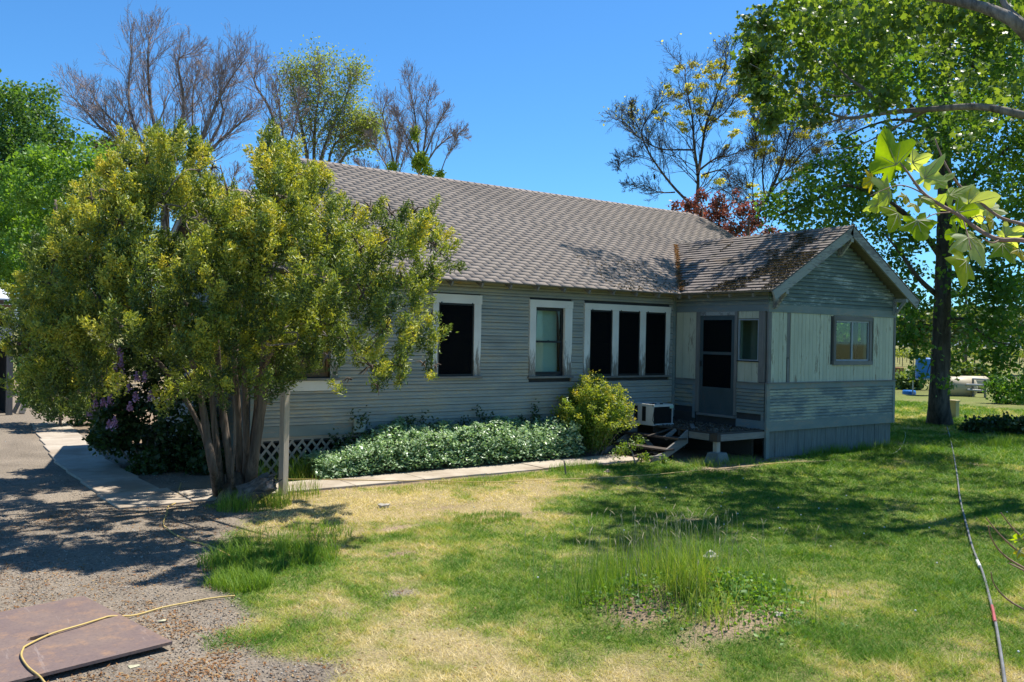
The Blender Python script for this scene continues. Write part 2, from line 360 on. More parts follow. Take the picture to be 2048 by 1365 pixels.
# ------------------------------------------------------------------ house
HX0, HX1, HY0, HY1 = 4.9, 20.0, 13.784, 23.1         # main walls
EAV = 3.34; SL = .55; YE = 13.34; YR = 18.44; ZR = EAV+SL*(YR-YE)
AX0, AX1, AY = 14.458, 18.98, 11.275; AXC = 16.75; AE0, AE1 = 14.14, 19.36; ASL = (4.81-EAV)/(AXC-AE0); AYF = 10.93; AZR = 4.81
house = empty('house', (12, 14, 0), 'old single storey house with peeling grey blue siding and shingled gable roof', 'house')
BH = .125
def siding_board(wall, a, b, z0, h, axis, face, out, mat, beads=2):
    """drop siding: beads with a lip that throws a shadow line. axis x: board from x=a to b on plane y=face, out=-1 toward the viewer"""
    jit = RND.uniform(-.0015, .0015); pr = []
    h -= .007; bh = h/beads
    for k in range(beads):
        zb = z0+k*bh; d = .024 if k == 0 else .018
        pr += [(d+jit, zb+.002), (d+jit, zb+bh*.58), (.007, zb+bh*.86), (.006, zb+bh*.995)]
    pr = [(-.012, z0+.001)]+pr+[(-.012, z0+h-.001)]
    if axis == 'x': prof = [(0, face+out*d, z) for d, z in pr]; m = MB().extr(prof, (a, 0, 0), (b, 0, 0))
    else: prof = [(face+out*d, 0, z) for d, z in pr]; m = MB().extr(prof, (0, a, 0), (0, b, 0))
    return m.build('siding_board', mat, wall)
def side_wall(wall, a, b, z0, z1, holes, axis, face, out, mat, h=BH, beads=2, clip=None):
    n = max(1, round((z1-z0)/h)); h = (z1-z0)/n
    for i in range(n):
        zb = z0+i*h; zm = zb+h/2; lo, hi = a, b
        if clip: lo, hi = clip(zb+h)
        if hi-lo < .05: continue
        cuts = sorted((q0, q1) for q0, q1, y0, y1 in holes if y0 < zm < y1); segs = []; s = lo
        for q0, q1 in cuts:
            if q0 > s: segs.append((s, q0))
            s = max(s, q1)
        if hi > s: segs.append((s, hi))
        for s0, s1 in segs:
            if s1-s0 > 2.6:
                j = RND.uniform(s0+.9, s1-.9)
                siding_board(wall, s0, j-.001, zb, h, axis, face, out, mat, beads); siding_board(wall, j+.001, s1, zb, h, axis, face, out, mat, beads)
            else: siding_board(wall, s0, s1, zb, h, axis, face, out, mat, beads)
def core(m, a, b, z0, z1, holes, axis, c0, c1):
    """sheathing slab with openings as boxes"""
    xs = sorted({a, b, *[q for h in holes for q in h[:2] if a < q < b]}); 
    for x0, x1 in zip(xs, xs[1:]):
        zs = [z0]; xm = (x0+x1)/2
        for q0, q1, y0, y1 in sorted(holes, key=lambda h: h[2]):
            if q0 < xm < q1: zs += [max(y0, z0), y1]
        zs.append(z1)
        for k in range(0, len(zs), 2):
            if zs[k+1]-zs[k] > .005:
                if axis == 'x': m.box(x0, x1, c0, c1, zs[k], zs[k+1])
                else: m.box(c0, c1, x0, x1, zs[k], zs[k+1])
# --- front wall of the main house
OPEN = [(5.25, 6.22, 1.60, 2.93), (8.31, 9.08, 1.60, 2.93), (10.53, 11.26, 1.58, 2.925), (11.93, 12.55, 1.57, 2.92), (12.72, 13.345, 1.57, 2.92), (13.51, 14.13, 1.57, 2.92)]
OUT = [(5.12, 6.35, 1.50, 3.07), (8.19, 9.235, 1.53, 3.095), (10.38, 11.45, 1.52, 3.07), (11.78, 14.255, 1.52, 3.055)]
m = MB(); core(m, HX0, AX0+.02, .55, 3.52, OPEN, 'x', HY0+.02, HY0+.13)
fw = m.build('wall', DARKWALL, house)
side_wall(fw, HX0, AX0-.02, .82, 3.50, OUT, 'x', HY0, -1, SIDING)
B(HX0, 8.4, HY0-.018, HY0+.01, .635, .815).build('base_board', TRIMBLUE, fw); B(8.402, AX0-.02, HY0-.018, HY0+.01, .635, .815).build('base_board', TRIMBLUE, fw)
B(HX0-.03, HX0+.09, HY0-.034, HY0-.012, .64, 3.45).build('corner_board', TRIMBLUE, fw)
B(AX0-.10, AX0-.025, HY0-.034, HY0-.012, .64, 3.45).build('corner_board', TRIMBLUE, fw)
# remaining walls, closed round
m = MB(); m.box(HX0, HX0+.12, HY0+.13, 18.8, .1, 3.4); bw = m.build('wall', SIDINGY, house)
B(HX0, 7.9, 18.8, 18.92, .1, 3.4).build('wall', SIDING, house)
B(7.7, 7.82, HY0+.13, HY1, .1, 3.4).build('wall', SIDINGY, house)
B(7.82, HX1, HY1-.12, HY1, .1, 3.4).build('wall', SIDING, house)
m = MB(); m.extr([(HX1-.12, HY0+.1, .1), (HX1-.12, HY1, .1), (HX1-.12, HY1, 3.4), (HX1-.12, YR, 5.95), (HX1-.12, HY0+.1, 3.4)], (0, 0, 0), (.12, 0, 0)); m.build('wall', SIDINGY, house)
B(AX0+.02, HX1-.12, HY0+.02, HY0+.13, .55, 3.5).build('wall', INNER, house)
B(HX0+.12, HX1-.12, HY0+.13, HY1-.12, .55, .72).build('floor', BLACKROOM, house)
# foundation behind the lattice
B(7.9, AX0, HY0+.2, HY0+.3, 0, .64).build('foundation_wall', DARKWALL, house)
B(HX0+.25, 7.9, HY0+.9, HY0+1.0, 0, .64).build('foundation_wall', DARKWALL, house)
lat = B(HX0, 8.3, HY0+.015, HY0+.04, .58, .632).build('lattice', LATHW, house)
for s, yy in ((1, HY0+.022), (-1, HY0+.034)):
    for k in np.arange(HX0-.6, 8.9, .172):
        p0, p1 = np.array([k, yy, .02]), np.array([k+s*.45, yy, .58])
        def cut(p, q, lim, sgn):
            if sgn*(p[0]-lim) < 0 and sgn*(q[0]-lim) > 0: return p+(q-p)*((lim-p[0])/(q[0]-p[0]))
            return p
        for lim, sg in ((HX0, 1), (8.3, -1)):
            p0, p1 = cut(p0, p1, lim, sg), cut(p1, p0, lim, sg)
        if not (HX0-.01 <= min(p0[0], p1[0]) and max(p0[0], p1[0]) <= 8.31): continue
        MB().beam(p0, p1, .038, .009, (0, 1, 0)).build('lath', LATHW, lat)
# --- windows on the front wall
def front_window(o, op_list, kind, head_over=.012):
    """white casing round one or more openings"""
    x0, x1, z0, z1 = o; zs = op_list[0][2]; zt = op_list[0][3]
    w = MB()
    for a, b, c, d in op_list:                                             # sash frame with meeting rail
        y0, y1 = HY0+.035, HY0+.065
        w.box(a+.006, a+.05, y0, y1, c+.01, d-.006).box(b-.05, b-.006, y0, y1, c+.01, d-.006).box(a+.05, b-.05, y0, y1, c+.01, c+.075).box(a+.05, b-.05, y0, y1, d-.06, d-.006).box(a+.05, b-.05, y0-.01, y1-.002, (c+d)/2-.02, (c+d)/2+.02)
    win = w.build('window', BLACKP if kind != 'shutter' else BROWNW, house)
    B(x0-head_over, x1+head_over, HY0-.046, HY0-.004, zt+.004, z1).build('casing', WHITEX, win)
    edges = [(x0, op_list[0][0])]+[(op_list[i][1], op_list[i+1][0]) for i in range(len(op_list)-1)]+[(op_list[-1][1], x1)]
    for a, b in edges: B(a, b, HY0-.038, HY0+.03, zs-.01, zt+.002).build('casing', WHITEZ, win)
    B(x0-.03, x1+.03, HY0-.075, HY0+.06, zs-.05, zs-.012).build('sill', GREYWOODX, win)
    for a, b, c, d in op_list:
        if kind == 'screen':
            B(a+.004, b-.004, HY0-.012, HY0-.006, c-.005, d-.002).build('screen', SCREEN, win)
            fr = MB(); fr.box(a+.003, a+.028, HY0-.022, HY0-.013, c-.008, d-.001).box(b-.028, b-.003, HY0-.022, HY0-.013, c-.008, d-.001).box(a+.028, b-.028, HY0-.022, HY0-.013, d-.03, d-.001).box(a+.028, b-.028, HY0-.022, HY0-.013, c-.008, c+.03)
            fr.build('screen_frame', BLACKP, win)
            for hx_ in (a+.05, b-.05): B(hx_-.012, hx_+.012, HY0-.052, HY0-.047, d-.012, d+.02).build('hanger', BLACKP, win)
        B(a+.045, b-.045, HY0+.046, HY0+.052, c+.07, d-.055).build('pane', GLASS, win)
    return win
w0 = front_window(OUT[0], OPEN[:1], 'shutter'); B(5.0, 6.4, HY0-.03, HY0-.005, 1.38, 1.545).build('apron', WHITEX, w0)
B(5.3, 6.17, HY0+.075, HY0+.1, 1.62, 2.92).build('inner_blind', BROWNW, w0)
front_window(OUT[1], OPEN[1:2], 'screen')
w2 = front_window(OUT[2], OPEN[2:3], 'bare'); B(10.88, 10.91, HY0+.03, HY0+.036, 2.27, 2.285).build('sash_lock', BLACKP, w2)
wp = MB(); wp.extr([(10.62, HY0+.16, 1.5), (11.24, HY0+.16, 1.5), (11.24, HY0+.22, 2.9), (10.76, HY0+.22, 2.9)], (0, 0, 0), (0, .035, 0)); 
pg = plain('pale_green_panel', (.58, .66, .55), .6, .08, 2); wp.build('leaning_panel', pg, w2)
front_window(OUT[3], OPEN[3:], 'screen')
# --- rafters, roof decks
rt = MB().extr([(0, -.44, -.005), (0, .35, .43), (0, .35, .33), (0, -.40, -.085)], (-.022, 0, 0), (.022, 0, 0)).build('rafter_tail', GREYWOODY, house)
rt.data.transform(Matrix.Translation(Vector(OFF['house'])))
def local(p): return tuple(np.subtract(p, OFF['house']))
k = 0
for x in np.arange(5.1, 14.2, .645):
    l = local((x+.02, YE+.44, EAV-.035))
    if k == 0: rt.location = l
    else: copyob(rt, house, l)
    k += 1
ra = MB().extr([(-.31, 0, -.015), (.4, 0, .385), (.4, 0, .29), (-.28, 0, -.09)], (0, -.022, 0), (0, .022, 0)).build('rafter_tail', GREYWOODX, house)
ra.data.transform(Matrix.Translation(Vector(OFF['house'])))
for i, y in enumerate((11.45, 12.05, 12.62, 13.15)):
    l = local((AE0+.34, y, EAV-.03))
    if i == 0: ra.location = l
    else: copyob(ra, house, l)
# roof sheets (boards under the shingles)
def zmain(y): return EAV+SL*(y-YE) if y <= YR else ZR-SL*(y-YR)
TH = .028
r = MB()
def sheet(q, n=TH): r.extr(q, (0, 0, -n), (0, 0, 0))
RX0, RX1, WX0 = 7.5, 20.28, 4.62; WYR = 16.3; WZR = EAV+SL*(WYR-YE); WYB = 19.26
sheet([(WX0, YE, EAV), (RX1, YE, EAV), (RX1, WYR, WZR), (WX0, WYR, WZR)][:4])
sheet([(RX0, WYR, WZR), (RX1, WYR, WZR), (RX1, YR-.35, ZR-.19), (RX1-.45, YR, ZR), (RX0, YR, ZR)])
sheet([(RX0, YR, ZR), (RX1-.45, YR, ZR), (RX1, YR+.35, ZR-.19), (RX1, 23.54, EAV), (RX0, 23.54, EAV)])
sheet([(WX0, WYR, WZR), (RX0+.3, WYR, WZR), (RX0+.3, WYB, EAV), (WX0, WYB, EAV)])
r.extr([(RX1, YR-.35, ZR-.19), (RX1, YR+.35, ZR-.19), (RX1-.45, YR, ZR)], (0, 0, -.02), (0, 0, .004))
roof = r.build('roof', GREYWOODX, house)
r = MB(); vy = lambda z: YE+(z-EAV)/SL
r.extr([(AE0, AYF, EAV), (AXC, AYF, AZR), (AXC, vy(AZR)+.02, AZR), (AE0, YE, EAV)], (0, 0, -TH), (0, 0, .001))
r.extr([(AXC, AYF, AZR), (AE1, AYF, EAV), (AE1, YE, EAV), (AXC, vy(AZR)+.02, AZR)], (0, 0, -TH), (0, 0, .001))
aroof = r.build('roof', GREYWOODY, house)
# shingles: nearest 300 of the annex as pieces, the rest of each slope one piece of geometry
def shingle_frame(o, ux, us, rowlen, colfn, exposure=.137, width=.31, th=.013):
    """o origin at the eave corner, ux along the eave, us up the slope (unit). colfn(s)->(u0,u1). yields (centre frame, w)"""
    out = []; s = -.03; i = 0
    while s < rowlen-.02:
        u0, u1 = colfn(max(s, 0)); uu = u0-(width/2 if i % 2 else 0)-RND.uniform(0, .03)
        while uu < u1-.01:
            a, b = max(uu, u0), min(uu+width-.003, u1)
            if b-a > .04: out.append((s, a, b, i))
            uu += width
        s += exposure; i += 1
    return out
def shingle_verts(o, ux, us, s, a, b, th, lift, ex=.137):
    o = np.array(o); ux = np.array(ux, float); us = np.array(us, float); n = np.cross(ux, us); n /= np.linalg.norm(n)
    if n[2] < 0: n = -n
    e = ex+.03; q = lambda u, v, h: o+ux*u+us*(s+v)+n*h
    j1, j2 = RND.uniform(-.003, .003), RND.uniform(-.003, .003)
    return [q(a, j1, lift), q(b, j2, lift), q(b, e, .001), q(a, e, .001), q(a, j1, lift+th), q(b, j2, lift+th), q(b, e, .003), q(a, e, .003)]
SHF = [(4, 5, 6, 7), (0, 1, 5, 4), (1, 2, 6, 5), (3, 0, 4, 7)]
cth = 1/math.hypot(1, SL); us_m = (0, cth, SL*cth); SLEN = (YR-YE)/cth
ca = 1/math.hypot(1, ASL); us_a = (ca, 0, ASL*ca); SLA = (AXC-AE0)/ca
def valley_cols(s):          # main front slope: right limit at the annex valley
    y = YE+s*cth; z = EAV+s*SL*cth
    right = RX1 if z > AZR else AE0+(z-EAV)/ASL
    if y > YR-.35: right = min(right, RX1-.45*(y-(YR-.35))/.35)
    return (WX0 if y < WYR-.02 else RX0), right
def main_right(s):           # the bit of front slope right of the annex
    z = EAV+s*SL*cth
    return (AE1-(z-EAV)/ASL, RX1) if z < AZR else (9e9, 9e9)
def annex_cols(s):
    z = EAV+s*ASL*ca; return AYF-.02, vy(z)
def mass(name, lst, o, ux, us, mat, parent, th, lift=.004):
    V = []; Fs = []; T = []
    for s, a, b, i in lst:
        n = len(V); V += shingle_verts(o, ux, us, s, a, b, th, lift+RND.uniform(0, .0012)); Fs += [tuple(k+n for k in f) for f in SHF]; T += [RND.random()]*8
    ob = npmesh(name, np.array(V), np.array(Fs), mat, parent, tint=T); ob['kind'] = 'stuff'; return ob
oM = (0, YE-.03*0, EAV); oA = (AE0, 0, EAV)
ann = shingle_frame(oA, (0, 1, 0), us_a, SLA, annex_cols, .137, .30)
ann.sort(key=lambda q: (AE0+q[0]*ca)**2*0+((AE0+q[0]*ca-0)**2+((q[1]+q[2])/2)**2))
piece = None
for s, a, b, i in ann[:300]:
    m = MB(); vs = shingle_verts(oA, (0, 1, 0), us_a, s, a, b, .019, .005+RND.uniform(0, .01)); m.add(vs, SHF); m.build('shingle', SHINGOLD, aroof)
if len(ann) > 300: mass('shingles', ann[300:], oA, (0, 1, 0), us_a, SHINGOLD, aroof, .018)
mass('shingles', shingle_frame((AE1, 0, EAV), (0, 1, 0), us_a, SLA, annex_cols), (AE1, 0, EAV), (0, 1, 0), (-ca, 0, ASL*ca), SHINGOLD, aroof, .018)
mass('shingles', shingle_frame(oM, (1, 0, 0), us_m, SLEN, valley_cols)+shingle_frame(oM, (1, 0, 0), us_m, SLEN, main_right), oM, (1, 0, 0), us_m, SHING, roof, .012, .002)
def cap(p, d, sl, mat, parent, L=.30):
    """ridge cap: folded shingle, d along the ridge"""
    d = np.array(d, float); sd = np.cross(d, (0, 0, 1)); p = np.array(p, float); vs = []
    for t_, h in ((0, .024), (L, .008)):
        for w, dz in ((-.13, -.13*sl), (0, 0), (.13, -.13*sl)): vs.append(p+d*t_+sd*w+np.array([0, 0, dz+h]))
    vs += [v-np.array([0, 0, .012]) for v in vs[:3]]
    MB().add(vs, [(0, 1, 4, 3), (1, 2, 5, 4), (6, 7, 1, 0), (7, 8, 2, 1)]).build('ridge_cap', mat, parent)
for x in np.arange(RX0, RX1-.5, .2): cap((x, YR, ZR), (1, 0, 0), SL, SHING, roof, .23)
for x in np.arange(WX0, RX0, .2): cap((x, WYR, WZR), (1, 0, 0), SL, SHING, roof, .23)
for y in np.arange(AYF-.02, vy(AZR)-.1, .17): cap((AXC, y, AZR+.004), (0, 1, 0), ASL, SHINGOLD, aroof, .2)
for k in range(2): cap((RX1-.43+k*.2, YR-.02+0*k, ZR-.02-k*.09), (.92, 0, -.4), .9, SHING, roof, .22)
# rake boards of main and annex, gable frieze of the main right end
B2 = lambda p, q, w, h: MB().beam(p, q, w, h)
for x, y0, y1, ys_ in ((RX1-.03, YE, 23.54, YR-.1), (RX0+.03, WYR, 23.54, YR)):
    B2((x, y0, zmain(y0)-.1), (x, YR, ZR-.12), .035, .15).build('rake_board', RAKE, house); B2((x, y1, EAV-.1), (x, YR, ZR-.12), .035, .15).build('rake_board', RAKE, house)
B2((WX0+.03, YE, EAV-.1), (WX0+.03, WYR, WZR-.1), .035, .15).build('rake_board', RAKE, house); B2((WX0+.03, WYB, EAV-.1), (WX0+.03, WYR, WZR-.1), .035, .15).build('rake_board', RAKE, house)
m = MB(); m.extr([(HX0+.02, HY0+.1, 3.3), (HX0+.02, 18.85, 3.3), (HX0+.02, WYR, WZR-.1)], (0, 0, 0), (.1, 0, 0)); m.build('gable_wall', SIDINGY, house)
m = MB(); m.extr([(7.7, HY0+.4, 3.4), (7.7, HY1, 3.4), (7.7, YR, 6.0)], (0, 0, 0), (.1, 0, 0)); m.build('gable_wall', SIDINGY, house)
dn = np.array([ca, 0, ASL*ca]); up_ = np.array([-ASL*ca, 0, ca])
def rake(x0, z0, x1, z1):
    d = np.array([x1-x0, 0, z1-z0]); d /= np.linalg.norm(d); n = np.array([-d[2], 0, d[0]]); n = n if n[2] > 0 else -n
    a = np.array([x0, AYF-.012, z0])-n*.012; b = np.array([x1, AYF-.012, z1])-n*.012
    bb = np.array([x1, AYF-.012, z1-.012-.19/n[2]]) ; aa = a-n*.19
    if x1 != AXC: aa, bb = a-n*.19, b-n*.19
    return MB().extr([a, b, bb, aa], (0, 0, 0), (0, .04, 0)).build('rake_board', RAKE, house)
rake(AE0-.02, EAV-.012, AXC, AZR); rake(AE1+.03, EAV-.014, AXC+.001, AZR)
# --- annex walls
DO = (12.10, 13.03, .79, 2.86); SW = (11.49, 12.005, 1.94, 2.785); GW = (16.70, 17.95, 1.95, 2.82)
m = MB(); core(m, AX0+.13, AX1-.13, .55, 3.36, [GW], 'x', AY+.02, AY+.12)
gx0 = lambda z: AE0+(z-EAV+.11)/ASL
m.extr([(gx0(3.36)+.3, AY+.02, 3.36), (2*AXC-gx0(3.36)-.3, AY+.02, 3.36), (AXC, AY+.02, AZR-.08)], (0, 0, 0), (0, .1, 0))
gwall = m.build('wall', INNER, house); m = MB(); core(m, AX0+.03, AX1-.03, .55, 3.36, [GW], 'x', AY+.012, AY+.0195); m.extr([(gx0(3.36)+.3, AY+.012, 3.36), (2*AXC-gx0(3.36)-.3, AY+.012, 3.36), (AXC, AY+.012, AZR-.08)], (0, 0, 0), (0, .0075, 0)); m.build('sheathing', DARKWALL, gwall)  # thin near-black layer added to paint shadow lines into the board gaps
m = MB(); core(m, AY+.02, HY0+.1, .55, 3.36, [DO, SW], 'y', AX0+.02, AX0+.12); dwall = m.build('wall', INNER, house); m = MB(); core(m, AY+.02, HY0-.01, .55, 3.36, [DO, SW], 'y', AX0+.013, AX0+.0195); m.build('sheathing', DARKWALL, dwall)  # same near-black layer, standing in for shade between the boards
RW = (12.05, 13.15, 2.33, 2.86)
m = MB(); core(m, AY+.12, HY0+.1, .55, 3.36, [RW], 'y', AX1-.12, AX1-.02); rwall = m.build('wall', INNER, house)
side_wall(rwall, AY+.12, HY0+.1, .6, 3.36, [(11.95, 13.25, 2.25, 2.95)], 'y', AX1, 1, SIDINGY)
B(AX0+.12, AX1-.12, AY+.12, HY0+.02, .6, .78).build('floor', GREYWOODX, house)
# gable front: skirting planks, base board, siding panel, rail, upright planks, belt, gable siding
sk = B(AX0+.03, AX1-.03, AY+.06, AY+.1, .0, .55).build('skirting', DARKWALL, house)
x = AX0+.04
while x < AX1-.05:
    w = RND.uniform(.10, .19); w = min(w, AX1-.04-x); MB().box(x, x+w-.006, AY+.028+RND.uniform(-.006, .006), AY+.056, -.02, .545).build('skirting_board', SKIRTW, sk); x += w
B(AX0+.065, AX1-.06, AY-.022, AY+.015, .537, .734).build('base_board', TRIMBLUE, gwall)
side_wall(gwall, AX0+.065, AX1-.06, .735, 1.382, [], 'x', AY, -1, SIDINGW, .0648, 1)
B(AX0+.0, AX1+.02, AY-.036, AY+.016, 1.383, 1.492).build('rail', TRIMBLUE, gwall); B(AX0-.04, AX1+.04, AY-.06, AY+.018, 1.493, 1.515).build('rail_cap', GREYWOODX, gwall)
x = AX0+.09; i = 0
while x < AX1-.06:
    w = min(.1235, AX1-.055-x); bad = abs(x-15.0) < .062
    for z0, z1 in ([(1.516, 2.93)] if x+w < 16.62 or x > 18.02 else [(1.516, 1.87), (2.905, 2.93)]):
        d = RND.uniform(-.002, .002)+(.008 if bad else 0)
        B(x, x+w-.007, AY-.012+d, AY+.012, z0+(.5 if bad and z0 < 1.6 else 0), z1).build('wall_plank', CREAM if not bad else GREYWOODZ, gwall)
    if bad: B(x+.03, x+w-.007, AY-.006, AY+.012, 1.516, 2.0).build('wall_plank', GREYWOODZ, gwall)
    x += w
B(AX0-.02, AX1+.02, AY-.03, AY+.018, 2.931, 3.085).build('belt', TRIMBLUE, gwall)
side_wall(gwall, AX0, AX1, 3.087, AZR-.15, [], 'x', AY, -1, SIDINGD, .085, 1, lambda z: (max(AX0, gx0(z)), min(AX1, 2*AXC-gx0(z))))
B(AX0-.034, AX0+.062, AY-.03, AY+.018, -.02, 1.492).build('corner_board', TRIMBLUE, gwall); B(AX0-.004, AX0+.085, AY-.024, AY+.018, 1.516, 2.93).build('corner_board', GREYWOODZ, gwall)
B(AX1-.058, AX1+.03, AY-.03, AY+.018, .537, 1.382).build('corner_board', TRIMBLUE, gwall); B(AX1-.05, AX1+.02, AY-.024, AY+.018, 1.516, 2.93).build('corner_board', GREYWOODZ, gwall)
# gable window: grey wood frame, aluminium slider
a, b, c, d = GW
gw = MB().box(a, a+.03, AY-.008, AY+.03, c, d).box(b-.03, b, AY-.008, AY+.03, c, d).box(a+.03, b-.03, AY-.008, AY+.03, c, c+.03).box(a+.03, b-.03, AY-.008, AY+.03, d-.03, d).box((a+b)/2-.022, (a+b)/2+.022, AY-.004, AY+.034, c+.03, d-.03).build('window', plain('dull_aluminium', (.30, .32, .33), .5, .15, 8, .5), house)
B(a-.08, a-.002, AY-.034, AY+.02, c-.002, d+.002).build('casing', GREYWOODZ, gw); B(b+.002, b+.08, AY-.034, AY+.02, c-.002, d+.002).build('casing', GREYWOODZ, gw)
B(a-.09, b+.09, AY-.038, AY+.02, d+.003, d+.10).build('casing', GREYWOODX, gw); B(a-.10, b+.10, AY-.05, AY+.02, c-.09, c-.003).build('sill', GREYWOODX, gw)
B(a+.03, (a+b)/2-.022, AY+.012, AY+.016, c+.03, d-.03).build('pane', GLASS, gw); B((a+b)/2+.022, b-.03, AY+.006, AY+.010, c+.03, d-.03).build('pane', GLASS, gw)
MB().beam((17.05, AY+.35, 2.3), (17.25, AY+.2, 1.95), .03, .02).build('inner_stick', BLACKP, gw)
MB().extr([(17.55, AY+.2, 2.8), (17.85, AY+.2, 2.8), (17.85, AY+.2, 1.95), (17.78, AY+.2, 1.95)], (0, 0, 0), (0, .02, 0)).build('curtain', plain('dark_curtain', (.03, .04, .05), .9), gw)
# right wall window seen through the gable window
a, b, c, d = RW
rw = MB().box(AX1-.06, AX1+.01, a, a+.04, c, d).box(AX1-.06, AX1+.01, b-.04, b, c, d).box(AX1-.06, AX1+.01, a+.04, b-.04, c, c+.04).box(AX1-.06, AX1+.01, a+.04, b-.04, d-.04, d).build('window', GREYWOODY, house)
B(AX1-.03, AX1-.026, a+.04, b-.04, c+.04, d-.04).build('pane', GLASS, rw)
# --- knee braces
def brace(x, zt, side):
    y0, y1 = AY-.02, AYF+.035; n = MB()
    n.box(x-.045, x+.045, y1-.03, y0, zt-.08, zt)
    n.box(x-.045, x+.045, y0-.055, y0-.002, zt-.36, zt-.082)
    n.beam((x, y0-.05, zt-.33), (x, y1+.02, zt-.06), .06, .055, (1, 0, 0)); return n.build('knee_brace', RAKE, house)
brace(AE0+.46, EAV+.02, 0); brace(AXC, AZR-.26, 0); brace(AE1-.46, EAV+.02, 0)
# --- door wall (faces the yard on the left)
B(AX0-.026, AX0+.018, AY+.0, HY0-.04, 2.945, 3.075).build('belt', TRIMBLUEY, dwall)
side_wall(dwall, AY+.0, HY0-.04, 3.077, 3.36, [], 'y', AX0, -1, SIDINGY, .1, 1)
def uprights(y0, y1, z0, z1, w):
    y = y0
    while y < y1-.01:
        q = min(w, y1-y); B(AX0-.012+RND.uniform(-.002, .002), AX0+.014, y, y+q-.006, z0, z1).build('wall_plank', CREAM, dwall); y += q
uprights(13.15, 13.745, 1.505, 2.943, .2); uprights(11.49, 12.02, 2.80, 2.943, .17); uprights(11.49, 12.02, 1.505, 1.925, .17)
B(AX0-.03, AX0+.016, 11.33, 11.485, 1.516, 2.943).build('corner_board', GREYWOODZ, dwall)
for y0, y1 in ((13.035, 13.145), (12.03, 12.095)): B(AX0-.034, AX0+.03, y0, y1, .80, 2.943).build('door_jamb', GREYWOODZ, dwall)
B(AX0-.03, AX0+.03, 12.097, 13.033, 2.865, 2.943).build('door_head', RAKE, dwall)  # whitish head built grey, its shade put into the paint
for y0, y1 in ((13.15, 13.76), (11.33, 12.03)):
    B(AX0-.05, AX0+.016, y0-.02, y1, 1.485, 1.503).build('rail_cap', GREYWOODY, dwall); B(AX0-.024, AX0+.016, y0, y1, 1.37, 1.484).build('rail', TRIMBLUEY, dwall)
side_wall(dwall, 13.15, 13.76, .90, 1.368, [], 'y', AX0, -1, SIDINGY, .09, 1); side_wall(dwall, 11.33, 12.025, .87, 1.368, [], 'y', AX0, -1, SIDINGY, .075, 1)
B(AX0-.03, AX0+.016, 13.15, 13.22, .66, 1.368).build('corner_board', TRIMBLUEY, dwall)
B(AX0-.02, AX0+.016, 11.31, 12.03, .57, .74).build('base_board', TRIMBLUEY, dwall); B(AX0-.02, AX0+.012, 11.33, 11.40, .74, .87).build('corner_board', TRIMBLUEY, dwall)
B(AX0-.01, AX0+.012, 13.15, HY0, .57, .78).build('base_board', DARKDECK, dwall)
B(AX0-.08, AX0+.05, 12.03, 13.06, .74, .788).build('threshold', GREYWOODY, dwall)
# small fixed window
y0, y1, z0, z1 = SW
sw = MB().box(AX0-.02, AX0+.04, y0, y0+.022, z0, z1).box(AX0-.02, AX0+.04, y1-.022, y1, z0, z1).box(AX0-.02, AX0+.04, y0+.022, y1-.022, z0, z0+.022).box(AX0-.02, AX0+.04, y0+.022, y1-.022, z1-.022, z1).build('window', bpy.data.materials['dull_aluminium'], house)
B(AX0+.008, AX0+.013, y0+.022, y1-.022, z0+.022, z1-.022).build('pane', GLASS, sw); B(AX0-.04, AX0+.02, y0-.02, y1+.02, z0-.022, z0-.002).build('sill', BLACKP, sw)
# screen door and the door behind it
y0, y1, z0, z1 = DO; xd = AX0-.006
sd = MB().box(xd-.02, xd+.012, y0+.004, y0+.075, z0, z1-.004).box(xd-.02, xd+.012, y1-.075, y1-.004, z0, z1-.004).box(xd-.02, xd+.012, y0+.075, y1-.075, z1-.09, z1-.004).box(xd-.02, xd+.012, y0+.075, y1-.075, 2.04, 2.10).box(xd-.02, xd+.012, y0+.075, y1-.075, 1.27, 1.35).box(xd-.02, xd+.012, y0+.075, y1-.075, z0, z0+.10).build('screen_door', DOORBLUE, house)
B(xd-.003, xd+.0, y0+.075, y1-.075, 2.10, z1-.09).build('screen', SCREEN, sd); B(xd-.003, xd+.0, y0+.075, y1-.075, 1.35, 2.04).build('screen', SCREEN, sd)
B(xd-.008, xd+.004, y0+.075, y1-.075, z0+.10, 1.27).build('kick_panel', DOORBLUE, sd)
B(xd-.05, xd-.021, y1-.055, y1-.03, 1.78, 1.90).build('handle', BLACKP, sd)
idr = MB().box(AX0+.07, AX0+.11, y0+.01, y1-.01, z0, 2.1).box(AX0+.07, AX0+.11, y0+.01, y0+.15, 2.1, z1).box(AX0+.07, AX0+.11, y1-.15, y1-.01, 2.1, z1).box(AX0+.07, AX0+.11, y0+.15, y1-.15, z1-.15, z1).build('inner_door', plain('faded_inner_door', (.16, .19, .21), .7), house)
B(AX0+.088, AX0+.092, y0+.15, y1-.15, 2.1, z1-.15).build('pane', GLASS, idr)
B(AX0+.06, AX0+.069, 12.5, 12.62, z0+.3, 2.0).build('door_strip', plain('pale_strip', (.28, .30, .31), .7), idr)
MB().lathe((AX0+.05, 12.2, 1.75), [(.012, 0), (.03, .01), (.03, .02)], 8, 0).build('knob', BLACKP, idr)
# utility box on the siding
ub = MB().box(6.65, 6.86, HY0-.085, HY0-.022, .655, .90).build('utility_box', plain('pale_box_paint', (.36, .39, .34), .6, .12, 8), bevel=.006)
tag(ub, 'small pale utility box fixed low on the siding above the vinca', 'utility box')
